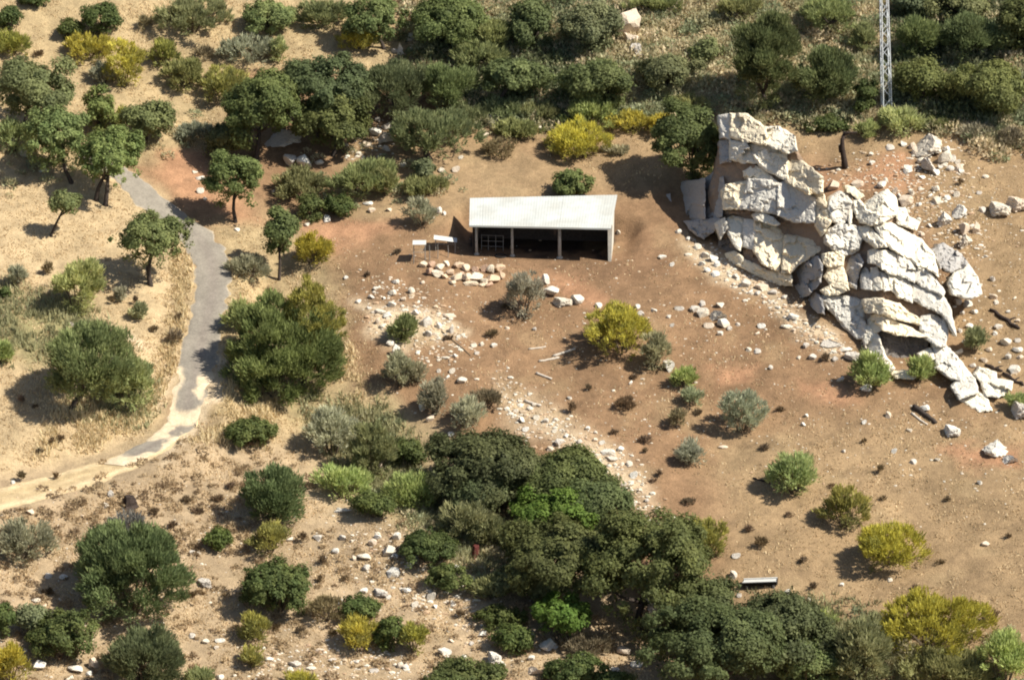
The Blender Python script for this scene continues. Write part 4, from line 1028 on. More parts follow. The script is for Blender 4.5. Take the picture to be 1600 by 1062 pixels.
many('pale stone in the rubble strip along the upper side of the oak thicket', 'stones of the rubble strip',
     [(821, 669, 12, 9), (853, 656, 10, 10), (875, 690, 14, 11), (930, 686, 10, 9), (950, 705, 24, 10), (955, 715, 20, 8), (970, 700, 10, 9), (983, 724, 10, 9), (935, 720, 14, 11), (940, 690, 10, 8), (990, 740, 12, 12), (985, 755, 10, 8), (975, 755, 12, 7), (813, 625, 10, 8), (806, 640, 10, 9), (815, 655, 10, 10), (838, 650, 10, 8), (866, 672, 10, 8), (885, 680, 11, 9), (905, 688, 9, 8), (915, 706, 10, 8), (900, 700, 9, 7), (1000, 765, 9, 8), (1010, 780, 10, 8), (868, 655, 8, 7), (918, 668, 8, 7), (860, 700, 9, 7), (926, 740, 12, 9), (945, 735, 10, 8), (828, 637, 9, 7)])
many('pale stone among the dry grass and dark bushes of the lower hillside', 'stones of the lower hillside',
     [(453, 841, 12, 9), (498, 838, 20, 11), (524, 859, 11, 10), (535, 838, 11, 9), (554, 870, 9, 11), (573, 885, 11, 11), (582, 846, 11, 12), (590, 837, 10, 8), (617, 868, 14, 11), (620, 836, 13, 15), (615, 892, 18, 13), (640, 879, 10, 11), (568, 921, 14, 9), (606, 931, 12, 10), (531, 938, 14, 10), (635, 920, 18, 11), (674, 930, 15, 17), (680, 946, 9, 10), (707, 942, 10, 9), (648, 942, 10, 9), (715, 888, 14, 11), (734, 902, 18, 13), (755, 988, 18, 10), (737, 1004, 9, 8), (785, 1036, 12, 11), (740, 836, 18, 8),
      (625, 1036, 12, 11), (634, 1040, 11, 10), (460, 1036, 22, 9), (486, 1042, 20, 8), (421, 1028, 14, 8), (585, 1045, 16, 8), (520, 1030, 14, 7), (558, 1032, 12, 7), (100, 900, 14, 8), (76, 898, 11, 8), (300, 862, 10, 8), (57, 936, 14, 8), (300, 992, 12, 8), (322, 1000, 14, 10), (344, 998, 20, 9), (338, 1011, 11, 9), (40, 1015, 8, 11), (140, 1050, 12, 10), (108, 1058, 14, 10), (343, 1056, 11, 9), (250, 985, 9, 8), (173, 770, 9, 10), (165, 788, 9, 7), (20, 753, 9, 8), (47, 798, 14, 9), (213, 808, 8, 10), (830, 1026, 12, 10), (995, 1036, 18, 12), (960, 1046, 16, 9), (1084, 1033, 11, 14), (1030, 981, 14, 7), (725, 1025, 12, 12), (385, 928, 10, 8), (310, 862, 9, 7), (70, 945, 10, 7), (95, 935, 9, 7), (570, 985, 9, 7), (500, 1015, 14, 7), (705, 1000, 12, 8), (600, 783, 14, 6), (594, 730, 7, 22), (640, 760, 12, 9), (705, 676, 10, 8), (395, 515, 9, 8)])
many('pale stone bank in the grass left of the road', 'stones on the straw hillside left of the road', [(112, 505, 18, 7), (152, 514, 16, 7), (46, 226, 20, 10), (40, 238, 22, 14), (70, 265, 26, 7), (100, 262, 12, 6)])

# ================================================================== PLANTS
KINDS = {  # leaf colour, second colour, share of second, leaf size, leaves per m2, strand, lobe size
    'oak':    ((0.130, 0.155, 0.061), (0.213, 0.235, 0.089), 0.42, 0.155, 1150, 0, 0.60),
    'oakg':   ((0.158, 0.177, 0.083), (0.240, 0.251, 0.113), 0.45, 0.15, 1080, 0, 0.52),
    'tree':   ((0.160, 0.202, 0.070), (0.257, 0.286, 0.102), 0.45, 0.14, 900, 0, 0.42),
    'soft':   ((0.160, 0.200, 0.081), (0.264, 0.304, 0.123), 0.45, 0.15, 900, 1, 0.62),
    'softd':  ((0.128, 0.160, 0.073), (0.207, 0.237, 0.106), 0.45, 0.15, 950, 1, 0.55),
    'light':  ((0.327, 0.378, 0.150), (0.485, 0.500, 0.205), 0.50, 0.16, 470, 1, 0.42),
    'dark':   ((0.094, 0.123, 0.038), (0.160, 0.180, 0.053), 0.35, 0.13, 1050, 0, 0.36),
    'bright': ((0.102, 0.169, 0.035), (0.158, 0.230, 0.050), 0.45, 0.16, 760, 0, 0.40),
    'green':  ((0.237, 0.255, 0.113), (0.359, 0.358, 0.159), 0.45, 0.16, 520, 1, 0.38),
    'grey':   ((0.325, 0.318, 0.198), (0.448, 0.421, 0.264), 0.45, 0.15, 480, 1, 0.36),
    'sage':   ((0.392, 0.398, 0.263), (0.522, 0.508, 0.336), 0.50, 0.14, 460, 1, 0.32),
    'broom': ((0.250, 0.235, 0.080), (0.630, 0.520, 0.095), 0.62, 0.14, 480, 1, 0.36),
    'broomg': ((0.220, 0.225, 0.088), (0.470, 0.420, 0.105), 0.50, 0.14, 480, 1, 0.36),
    'bone':   ((0.500, 0.460, 0.380), (0.640, 0.600, 0.520), 0.50, 0.14, 300, 1, 0.25),
    'twigs':  ((0.230, 0.210, 0.175), (0.310, 0.285, 0.240), 0.50, 0.14, 330, 1, 0.40),
    'dry':    ((0.210, 0.165, 0.095), (0.310, 0.250, 0.150), 0.50, 0.13, 340, 1, 0.28),
    'weed':   ((0.156, 0.114, 0.068), (0.235, 0.168, 0.099), 0.40, 0.11, 340, 1, 0.16),
}
def unit(a): return a / (np.linalg.norm(a, axis=-1, keepdims=True) + 1e-9)

def crown_mesh(name, kind, c, rx, ry, rz, groundf, area, r_, tone=1.0):
    """a crown of many small leaf faces gathered in clumps round its volume"""
    base, alt, share, ls, dens_, strand, lobe = KINDS[kind]
    rm = (rx * ry * rz) ** (1 / 3)
    lr0 = min(lobe, 0.42 * min(rx, rz)) if min(rx, rz) > 0.3 else 0.45 * min(rx, rz)
    ls = min(ls, 0.32 * min(rx, rz) + 0.03)
    nl = int(np.clip(3.6 * (rx * rz + rx * ry + ry * rz) / (lr0 * lr0) * 0.42, 7, 420))
    dirs = unit(r_.normal(size=(nl, 3)))
    dirs[:, 2] = np.where((dirs[:, 2] < -0.2) & (r_.random(nl) < 0.5), -dirs[:, 2], dirs[:, 2])
    s = r_.uniform(0, 50)
    shape = np.minimum(1.02 + 0.48 * fbm(dirs[:, 0] * 1.5 + s, dirs[:, 1] * 1.5, dirs[:, 2] * 1.5, octaves=2, seed=3), 1.28)
    nsub = int(r_.integers(3, 7)) if nl > 40 and kind != 'soft' else 1
    if nsub > 1:                                             # several limbs carry their own domes, so the outline is uneven
        sc_ = unit(r_.normal(size=(nsub, 3)) * np.array([1, 1, 0.55])) ; sub = (dirs @ sc_.T).max(1)
        shape = shape * (0.86 + 0.28 * smooth(0.35, 0.95, sub))
    depth = np.where(r_.random(nl) < 0.72, r_.uniform(0.80, 0.98, nl), r_.uniform(0.35, 0.8, nl))
    lc = dirs * shape[:, None] * depth[:, None] * np.array([max(rx - lr0 * .75, .3 * rx), max(ry - lr0 * .75, .3 * ry), max(rz - lr0 * .75, .3 * rz)])
    if kind == 'weed': lc = lc * 0.7
    lr = lr0 * r_.uniform(0.45, 1.0, nl) ** 1.0 * np.where(r_.random(nl) < 0.25, 1.7, 1.15)
    n = int(np.clip(area * dens_, 60, 40000))
    w = lr ** 2 * (0.5 + (lc[:, 2] > -0.3 * rz)); w /= w.sum()
    li = r_.choice(nl, n, p=w)
    d = unit(r_.normal(size=(n, 3)) + dirs[li] * 0.55 + np.array([0, 0, 0.15]))
    p = lc[li] + d * (lr[li] * r_.uniform(0.35, 1.22, n))[:, None] * np.array([1, 1, 0.80])
    stray = r_.random(n) < 0.10
    p = p + d * (stray * r_.uniform(0, 0.35, n) * lr0 * 1.6)[:, None]
    out = unit(p / np.array([rx, ry, rz]))
    size = ls * r_.uniform(0.6, 1.35, n)
    if strand:
        ax = unit(out * 0.6 + d * 0.35 + np.array([0, 0, 0.75]) + r_.normal(size=(n, 3)) * 0.3)
        nn = unit(d + r_.normal(size=(n, 3)) * 0.6)
        t2 = unit(np.cross(ax, nn)); a = ax * (size * 1.25)[:, None]; b = t2 * (size * 0.36)[:, None]
    else:
        nn = unit(d * 0.60 + out * 0.50 + np.array([0, 0, 0.35]) + r_.normal(size=(n, 3)) * 0.45)
        t1 = unit(np.cross(nn, r_.normal(size=(n, 3)))); t2 = np.cross(nn, t1)
        a = t1 * (size * 0.78)[:, None]; b = t2 * (size * 0.55)[:, None]
    p = p + c
    g = groundf(p[:, 0], p[:, 1])
    keep = p[:, 2] > g - 0.05
    p, a, b, li, out = p[keep], a[keep], b[keep], li[keep], out[keep]; n = len(p)
    V = np.stack([p - a - b, p + a * 0.15 - b * 0.0 + b * 1.0 - a * 0.0, p + a], 1)
    V = np.stack([p - a * 0.6 - b, p - a * 0.6 + b, p + a], 1).reshape(-1, 3)
    Fi = np.arange(3 * n).reshape(n, 3)
    lobe_alt = np.clip(r_.normal(share, 0.35, nl), 0, 1)
    if kind in ('broom', 'broomg'): lobe_alt = np.clip(lobe_alt + 0.55 * (lc[:, 2] / rz), 0, 1)       # the flowers sit on the outer tips
    k = (lobe_alt[li] * 0.75 + r_.uniform(0, 0.5, n) - 0.1).clip(0, 1)[:, None]
    col = np.array(base) * (1 - k) + np.array(alt) * k
    col = col * (r_.uniform(0.72, 1.25, n) * r_.uniform(0.82, 1.16, nl)[li])[:, None]
    col = col * (tone * r_.uniform(0.86, 1.16) * np.array([r_.uniform(0.94, 1.08) if 'broom' not in kind else r_.uniform(0.93, 1.02), 1.0, r_.uniform(0.85, 1.12)]))
    return mesh_from(name, V, Fi, M_LEAF, face_col=np.clip(col, 0, 0.85))

NPLANT = 0
def plant(kind, x0, y0, x1, y1, label, cat, name, group=None, base=None, trunk=False, density=1.0, stems=None, up=0.0):
    """crown box in picture points; the plant stands on the ground at base"""
    global NPLANT
    NPLANT += 1
    r_ = np.random.default_rng(1000 + NPLANT)
    w, h = x1 - x0, y1 - y0; cx, cy = (x0 + x1) / 2, (y0 + y1) / 2
    if base is None: base = (cx, y1 - 0.13 * w)
    G_ = cast1(*base)
    d = ray(cx, cy); t = (G_[1] - CAM[1]) / d[1]; C = CAM + d * t
    mpp = t / FPX
    rx, v = w * mpp / 2, h * mpp / 2
    ry = min(rx, 1.5 * v) * 0.95
    rz = math.sqrt(max(v * v - (ry * math.sin(DEP)) ** 2, (0.55 * v) ** 2)) / math.cos(DEP)
    area = 4 * rx * v * 0.8
    single = max(w, h) < 36; tone = 0.78 if group == G_THI and kind == 'oak' else 0.86 if group == G_OAK else 1.0
    def gf(x, y): return hz(x + G_[0], y + G_[1]) - G_[2]
    if single:
        me = crown_mesh(name, kind, C - G_, rx, ry, rz, gf, area * density, r_, tone)
        o = link(name, me); o.location = G_; return tag(o, label, cat, group)
    root = empty(name, G_); tag(root, label, cat, group)
    link('crown' if trunk else 'foliage', crown_mesh('foliage', kind, C - G_, rx, ry, rz, gf, area * density, r_, tone), root)
    m = MB(); Cl = Vector(C - G_); rr = max(0.05, 0.045 * rx + 0.035)
    if trunk:
        feet = trunk if isinstance(trunk, list) else [base]
        for fx, fy in feet:
            A = Vector(cast1(fx, fy) - G_)
            B = Vector((Cl.x * 0.75 + A.x * 0.25, Cl.y, Cl.z - rz * 0.55)); mid = (A + B) / 2 + Vector((random.uniform(-.12, .12) * rx, 0.05, -0.05 * rz))
            m.tube([A - Vector((0, 0, .3)), A + (mid - A) * 0.15, mid, B], [rr * 1.7, rr * 1.25, rr, rr * 0.8], 7)
            for k in range(5 if len(feet) == 1 else 3):
                a = r_.uniform(0, 6.28); E = Cl + Vector((math.cos(a) * rx * .62, math.sin(a) * ry * .62, rz * r_.uniform(-.25, .5)))
                M2 = B.lerp(E, 0.5) + Vector((0, 0, -0.10 * rz)); S = mid.lerp(B, r_.uniform(0.55, 1))
                m.tube([S, M2, E], [rr * .7, rr * .45, rr * .18], 5)
        m.build('trunk', M_BARK, root, True)
    else:
        for k in range(7):
            a = 6.28 * (k + r_.uniform(0, .6)) / 7; E = Cl + Vector((math.cos(a) * rx * .6, math.sin(a) * ry * .6, rz * r_.uniform(-.1, .55)))
            S = Vector((math.cos(a) * .12 * rx, math.sin(a) * .12 * ry, 0)); S.z = float(gf(S.x, S.y)) - .08
            m.tube([S, S.lerp(E, .5) + Vector((0, 0, .08 * rz)), E], [rr * .5, rr * .35, rr * .15], 5)
        m.build('stems', M_STEM, root)
    return root

def T(kind, x0, y0, x1, y1, label, **k): return plant(kind, x0, y0, x1, y1, label, 'tree', {'oak': 'oak_tree', 'oakg': 'oak_tree'}.get(kind, 'small_tree'), trunk=k.pop('trunk', True), **k)
def B(kind, x0, y0, x1, y1, label, **k):
    nm, cat = {'broom': ('broom_bush', 'broom bush'), 'broomg': ('broom_bush', 'broom bush'), 'weed': ('dry_weed', 'weed'), 'dry': ('dry_bush', 'bush'), 'twigs': ('bare_bush', 'bush')}.get(kind, ('bush', 'bush'))
    return plant(kind, x0, y0, x1, y1, label, cat, nm, **k)

G_OAK, G_HILL, G_THI, G_ROAD, G_BROOM, G_SAGE, G_DARK = ('oaks of the grove below the straw hill', 'oaks in the hillside scrub', 'oaks of the gully thicket', 'small trees along the road',
    'yellow broom bushes', 'grey-green shrubs', 'dark dome bushes on the lower hillside')
# --- small trees by the road
T('tree', 180, 328, 297, 412, 'round green tree on a leaning dark trunk just inside the road bend', group=G_ROAD, base=(235, 446))
T('tree', 322, 230, 408, 325, 'green tree with forked trunk casting shadow onto the road', group=G_ROAD, base=(368, 347))
T('tree', 78, 296, 130, 340, 'thin leaning sapling alone on the straw slope', group=G_ROAD, base=(79, 369))
T('tree', 118, 203, 222, 292, 'leafy tree on two dark trunks where the road comes into view', group=G_ROAD, base=(160, 318), trunk=[(150, 313), (165, 321)])
T('tree', 42, 165, 140, 268, 'tall bright green tree leaning over the one with two trunks', group=G_ROAD, base=(112, 285))
T('oak', -5, 95, 106, 185, 'large dark green tree at the photo edge below the straw hilltop', group=G_ROAD, base=(30, 215))
T('oak', 406, 318, 466, 402, 'dark slender tree with V-shaped trunk beside a yellow broom', group=G_ROAD, base=(436, 437))
T('soft', 354, 468, 532, 682, 'very big rounded dark green tree at the edge of the road', group=G_ROAD, base=(470, 610), density=1.1)
T('soft', 66, 508, 218, 640, 'wide olive-green tree with a low dark limb on the grass inside the bend', group=G_ROAD, base=(112, 642), density=0.75)
T('oak', 190, 150, 272, 225, 'bushy dark green tree at the end of the pale bank', group=G_ROAD, base=(226, 226))
T('tree', 128, 135, 182, 208, 'mid-green tree behind the bushy one by the pale bank', group=G_ROAD, base=(152, 205))
T('broomg', 440, 448, 538, 580, 'yellowish green tree leaning out behind the very big round tree', group=G_ROAD, base=(500, 588))
# --- grove of big oaks
T('oak', 345, 100, 470, 232, 'broad dark oak at the road end of the grove', group=G_OAK, base=(400, 248))
T('oak', 440, 86, 575, 190, 'tallest dark oak rising at the back of the grove', group=G_OAK, base=(500, 215))
T('oak', 468, 150, 575, 238, 'low dark oak at the front of the grove over the white rocks', group=G_OAK, base=(520, 243))
T('softd', 555, 97, 670, 180, 'grey-green oak behind the pale stone run', group=G_OAK, base=(615, 192))
T('soft', 655, 100, 745, 170, 'olive-toned oak between the grove and the umbrella oak', group=G_OAK, base=(700, 180))
T('green', 608, 172, 735, 248, 'leafy mid-green oak beside the pale stone run', group=G_OAK, base=(672, 248))
T('oak', 742, 92, 862, 148, 'umbrella-shaped dark oak on a clear trunk', group=G_OAK, base=(776, 172))
T('oakg', 325, 190, 375, 255, 'dark low oak hanging over the road verge', group=G_OAK, base=(350, 255))
B('green', 515, 250, 615, 313, 'wide olive bush below the grove of oaks', group='bushes under the grove')
B('dark', 508, 304, 557, 341, 'small round dark bush below the wide olive one', group='bushes under the grove')
B('dark', 462, 303, 510, 346, 'dark narrow bush beside the slender V-trunk tree', group='bushes under the grove')
B('green', 428, 262, 520, 318, 'ragged green bush among white rocks below the oaks', group='bushes under the grove')
B('green', 585, 262, 622, 310, 'upright green bush at the end of the wide olive one', group='bushes under the grove')
B('green', 632, 276, 702, 312, 'low flat olive bush uphill of the silvery one', group='bushes under the grove')
B('sage', 636, 308, 682, 357, 'silvery bush beside three white stones near the shed', group=G_SAGE)
B('oakg', 640, 248, 680, 280, 'dark little bush under the leafy mid-green oak', group='bushes under the grove')
B('green', 745, 150, 830, 190, 'green scrub bush at the foot of the umbrella oak', group='bushes under the grove')
B('green', 690, 160, 760, 205, 'green scrub bush between leafy oak and umbrella oak', group='bushes under the grove')
B('green', 770, 185, 850, 222, 'low olive bush above the reddish bank', group='bushes under the grove')
B('dry', 745, 215, 805, 250, 'pale dry bush on the reddish bank above the shed', group='bushes under the grove')
B('tree', 860, 264, 928, 314, 'dense green bush right behind the shed roof', group='bushes under the grove')
B('grey', 940, 225, 985, 245, 'low dry bush on the bench behind the shed', group='bushes under the grove')
# --- top of the straw hill
B('green', 250, -2, 352, 60, 'large grey-green bush at the top of the straw hill', group='bushes of the straw hill')
B('tree', 375, -4, 467, 60, 'large green bush with dark base beside the grey-green one on the straw hill', group='bushes of the straw hill')
B('grey', 346, 54, 432, 102, 'low silvery bush below the two large hilltop bushes', group='bushes of the straw hill')
B('broomg', 232, 65, 283, 106, 'small half-yellow broom below the large grey-green bush', group=G_BROOM)
T('dark', 132, 2, 188, 56, 'dark bushy tree standing behind the yellow broom on the straw hill', group='bushes of the straw hill', base=(155, 56))
B('dark', 90, 27, 130, 66, 'small dark bush in front of the dark bushy hilltop tree', group='bushes of the straw hill')
B('dark', -10, 8, 30, 50, 'dark bush at the corner of the straw hill', group='bushes of the straw hill')
B('dark', 25, -14, 76, 14, 'dark bush cut off by the top edge of the photo', group='bushes of the straw hill')
B('broomg', -12, 46, 50, 92, 'faded pale green bush at the edge of the straw hill', group=G_BROOM)
B('broom', 105, 54, 182, 100, 'bright yellow broom in front of the dark hilltop tree', group=G_BROOM)
B('broom', 165, 66, 220, 142, 'tall yellow broom just below the brightest hilltop one', group=G_BROOM)
B('grey', 142, 96, 182, 135, 'grey bush hiding behind the tall yellow broom', group='bushes of the straw hill')
B('green', 255, 92, 322, 142, 'green bush joined to a yellowing one on the straw slope', group='bushes of the straw hill')
B('broomg', 302, 106, 386, 162, 'wide yellowing bush on the straw slope above the oak grove', group=G_BROOM)
B('dry', 300, 70, 335, 95, 'small dry bush between the silvery and half-yellow bushes', group='bushes of the straw hill')
B('dry', 215, 22, 238, 48, 'tiny dry bush alone on the straw hill', group='bushes of the straw hill')
B('broom', 530, 38, 590, 83, 'vivid yellow broom where the straw hill meets the scrub', group=G_BROOM)
B('green', 462, -2, 550, 48, 'grey-green scrub bush above the vivid yellow broom', group='bushes of the straw hill')
T('tree', 540, -6, 632, 72, 'big green tree right behind the vivid yellow broom', group=G_HILL, base=(600, 76))
B('grey', 270, 188, 335, 222, 'low grey bush beside the pale bank at the road top', group='bushes of the straw hill')
B('broomg', 175, 165, 205, 205, 'thin pale bush between the two trees above the road', group='bushes of the straw hill')
B('light', -8, 185, 48, 245, 'pale green bush at the photo edge below the large dark tree', group='bushes of the straw hill')
B('light', 420, 60, 450, 100, 'pale bush at the foot of the large green hilltop bush', group='bushes of the straw hill')
B('green', 62, 185, 100, 260, 'loose olive bush under the tall bright tree', group='bushes of the straw hill')
# --- hillside scrub oaks
T('oak', 648, -6, 756, 72, 'rounded dark oak with a black shadow side near the hilltop', group=G_HILL, base=(705, 76))
T('oak', 795, -4, 872, 78, 'dark oak beside the pale rock steps near the hilltop', group=G_HILL, base=(832, 82))
T('oakg', 876, 8, 968, 88, 'blue-green oak beside the tall white rock', group=G_HILL, base=(920, 90))
T('oakg', 1000, 78, 1092, 142, 'blue-green oak downhill of the tall white rock', group=G_HILL, base=(1045, 142))
T('oak', 878, 88, 988, 172, 'dark oak above the yellow broom patch behind the shed', group=G_HILL, base=(935, 175))
T('softd', 1140, 30, 1242, 176, 'tall dark oak standing over the outcrop tower', group=G_HILL, base=(1195, 182))
T('softd', 1246, 80, 1336, 172, 'dark oak between the outcrop tower and the mast', group=G_HILL, base=(1292, 174))
T('oak', 1395, 92, 1482, 166, 'broad green oak right beside the mast', group=G_HILL, base=(1440, 172))
T('soft', 1396, 28, 1462, 98, 'upper oak behind the mast', group=G_HILL, base=(1430, 102))
T('oak', 1500, 92, 1600, 186, 'large dark oak at the photo edge above the bench', group=G_HILL, base=(1552, 190))
T('soft', 1470, 22, 1562, 92, 'grey-green oak uphill of the large edge oak', group=G_HILL, base=(1515, 100))
T('oak', 1555, -4, 1640, 82, 'oak in the upper corner of the wooded hill', group=G_HILL, base=(1600, 88))
T('oakg', 1450, -14, 1545, 32, 'oak crown cut by the top edge, uphill of the mast oaks', group=G_HILL, base=(1500, 40))
T('oakg', 1395, -18, 1455, 28, 'small oak at the top edge beside the mast', group=G_HILL, base=(1425, 34))
T('green', 1462, 118, 1512, 170, 'green oak wedged between the mast oak and the edge oak', group=G_HILL, base=(1486, 172))
T('green', 740, 30, 800, 80, 'olive oak on the pale rock steps near the hilltop', group=G_HILL, base=(770, 84))
T('green', 700, 62, 800, 108, 'flat olive oak uphill of the umbrella oak', group=G_HILL, base=(750, 112))
T('green', 985, -8, 1075, 22, 'dull green oak at the top edge above the tall white rock', group=G_HILL, base=(1030, 24))
T('green', 1120, -6, 1190, 32, 'dull green oak at the top edge above the tall dark oak', group=G_HILL, base=(1155, 36))
T('green', 1250, -8, 1340, 50, 'dull olive oak high above the oak before the mast', group=G_HILL, base=(1295, 54))
B('green', 1330, 38, 1372, 90, 'olive bush at the near side of the mast', group='bushes in the hillside scrub')
B('oakg', 1080, 60, 1130, 100, 'grey bush between two dark hillside oaks', group='bushes in the hillside scrub')
B('dark', 1242, 180, 1332, 213, 'long flat dark bush on the bench by the burnt snag', group='bushes in the hillside scrub')
B('dark', 1330, 122, 1372, 186, 'narrow dark bush against the mast foot', group='bushes in the hillside scrub')
B('light', 1375, 166, 1450, 214, 'light green bush hiding the mast foot', group='bushes in the hillside scrub')
B('light', 1338, 188, 1378, 218, 'small light green bush beside the burnt snag branch', group='bushes in the hillside scrub')
B('green', 1450, 180, 1500, 206, 'olive bush behind the white knobbly boulder', group='bushes in the hillside scrub')
B('grey', 1500, 190, 1560, 222, 'greyish bush downhill of the large edge oak', group='bushes in the hillside scrub')
B('dry', 1555, 200, 1605, 236, 'straw-coloured bush at the edge of the bench', group='bushes in the hillside scrub')
B('green', 1040, 148, 1110, 180, 'olive bush uphill of the tree beside the outcrop', group='bushes in the hillside scrub')
B('light', 880, 148, 968, 208, 'pale olive bush behind the shed on the bench', group='bushes in the hillside scrub')
B('broom', 858, 190, 950, 257, 'half-yellow broom on the bench straight behind the shed', group=G_BROOM)
B('broom', 955, 172, 1020, 208, 'low yellow broom beside the tree that leans on the outcrop', group=G_BROOM)
B('broom', 1008, 176, 1058, 210, 'yellow broom touching the tree that leans on the outcrop', group=G_BROOM)
B('green', 805, 160, 880, 200, 'dark olive bush at the bench edge between umbrella oak and broom', group='bushes in the hillside scrub')
T('oak', 1028, 156, 1130, 286, 'round dark tree leaning against the tower of the outcrop', group=G_HILL, base=(1086, 292), density=1.3)
# --- field bushes
B('sage', 785, 420, 848, 500, 'pale bushy shrub between stone wall and rock pile', group=G_SAGE)
B('green', 603, 490, 656, 535, 'small dark green bush amid white stones on the slope', group=G_SAGE)
B('broom', 920, 474, 1022, 562, 'big loose yellow broom in the middle of the bare slope', group=G_BROOM)
B('grey', 998, 520, 1048, 580, 'grey-green shrub touching the big loose broom', group=G_SAGE)
B('light', 1050, 574, 1090, 608, 'small pale green shrub beside the white stone with a cavity', group=G_SAGE)
B('sage', 1062, 604, 1100, 638, 'small silvery shrub below the pale green one', group=G_SAGE)
B('sage', 1124, 612, 1192, 682, 'silvery vase-shaped shrub with a black shadow', group=G_SAGE)
B('grey', 1048, 688, 1104, 728, 'flat grey shrub on the brown field', group=G_SAGE)
B('dry', 1040, 638, 1076, 672, 'dry ragged shrub uphill of the flat grey one', group=G_SAGE)
B('weed', 955, 616, 1000, 646, 'dark spiky low shrub in the middle of the brown field', group=G_SAGE)
B('light', 1204, 704, 1276, 778, 'yellow-green shrub with grey leaves at its foot', group=G_SAGE)
B('broomg', 1284, 764, 1352, 832, 'yellow-green broom uphill of the round yellow broom', group=G_BROOM)
B('broom', 1330, 814, 1448, 892, 'round bright yellow broom with black shadow on straw', group=G_BROOM)
B('broom', 1378, 922, 1532, 1030, 'largest yellow broom at the lower corner', group=G_BROOM)
B('broomg', 1070, 812, 1140, 876, 'yellowish broom against the thicket edge', group=G_BROOM)
B('light', 1334, 552, 1392, 614, 'green bush in front of the outcrop hollow', group='bushes at the outcrop')
B('light', 1412, 550, 1458, 602, 'small green bush inside the outcrop hollow', group='bushes at the outcrop')
B('green', 1502, 510, 1542, 556, 'small olive bush below the grey buttress', group='bushes at the outcrop')
B('light', 1570, 612, 1605, 640, 'yellow-green bush beside the last slabs', group='bushes at the outcrop')
B('broom', 455, 358, 521, 418, 'yellow broom beside the V-trunk tree', group=G_BROOM)
B('grey', 600, 548, 650, 612, 'grey spiky shrub at the head of the dry grass strip', group=G_SAGE)
B('grey', 658, 590, 702, 652, 'grey thin shrub beside the narrow white rock', group=G_SAGE)
B('sage', 700, 622, 762, 672, 'pale olive shrub uphill of the thicket', group=G_SAGE)
B('grey', 630, 560, 668, 600, 'faint grey shrub beside the spiky one', group=G_SAGE)
B('dry', 735, 606, 790, 640, 'dry thorny shrub with dark hollow above the pale olive one', group=G_SAGE)
# --- gully thicket
T('oak', 664, 668, 862, 792, 'wide dark oak at the upper end of the thicket', group=G_THI, base=(765, 782))
T('oak', 815, 700, 976, 800, 'dark oak on the field side of the thicket', group=G_THI, base=(905, 780))
T('bright', 798, 762, 938, 836, 'bright green small tree squeezed between the thicket oaks', group=G_THI, base=(866, 858))
T('oak', 690, 735, 800, 806, 'low dark oak below the wide one at the upper end of the thicket', group=G_THI, base=(745, 812))
T('oak', 880, 745, 985, 830, 'dark oak filling the thicket behind the biggest dome', group=G_THI, base=(935, 822))
T('oak', 770, 880, 900, 942, 'low shadowy oak at the inner side of the dark gap', group=G_THI, base=(840, 948))
B('twigs', 735, 738, 818, 802, 'bare grey twiggy bush in front of the upper oak', group=G_THI)
T('oak', 778, 806, 950, 935, 'dark oak at the middle of the thicket beside the dark gap', group=G_THI, base=(860, 940))
T('oak', 890, 786, 1114, 985, 'biggest dome-shaped oak of the thicket', group=G_THI, base=(1010, 985), density=1.1)
T('oak', 1040, 900, 1150, 1000, 'oak joining the biggest dome to the lower thicket', group=G_THI, base=(1092, 1005))
T('oak', 1015, 930, 1225, 1085, 'dark oak at the lower end of the thicket', group=G_THI, base=(1120, 1090))
T('oak', 1130, 925, 1300, 1040, 'dark oak on the straw edge of the lower thicket', group=G_THI, base=(1220, 1045))
B('tree', 1190, 985, 1330, 1085, 'mid-green bush at the foot of the lower thicket', group=G_THI)
B('green', 1290, 965, 1400, 1085, 'olive bush between thicket and largest broom', group=G_THI)
B('light', 1215, 945, 1300, 990, 'pale yellowish bush along the straw edge of the thicket', group=G_THI)
B('green', 1420, 1010, 1560, 1085, 'green bush under the largest yellow broom', group=G_THI)
B('light', 1530, 985, 1612, 1075, 'pale grassy bush in the lower corner beside the burnt stump', group=G_THI)
B('bright', 830, 926, 926, 992, 'bright green bush in front of the thicket gap', group=G_THI, base=(878, 1003))
B('dark', 742, 945, 818, 985, 'flat dark bush at the rocky gap below the thicket', group=G_DARK)
B('dark', 770, 972, 832, 1026, 'round dark bush below the flat one at the rocky gap', group=G_DARK)
B('dark', 855, 1022, 946, 1078, 'dark dome bush at the bottom edge below the thicket', group=G_DARK)
B('dark', 664, 1030, 792, 1090, 'wide dark bush at the bottom edge of bare ground', group=G_DARK)
B('dark', 935, 1046, 990, 1082, 'small dark bush at the bottom edge next to the dome bush', group=G_DARK)
T('bone', 1012, 928, 1058, 975, 'white dead twiggy sapling before the biggest dome oak', base=(1034, 1000))
B('dry', 880, 985, 960, 1030, 'brownish dry bush between bright bush and lower thicket', group=G_THI)
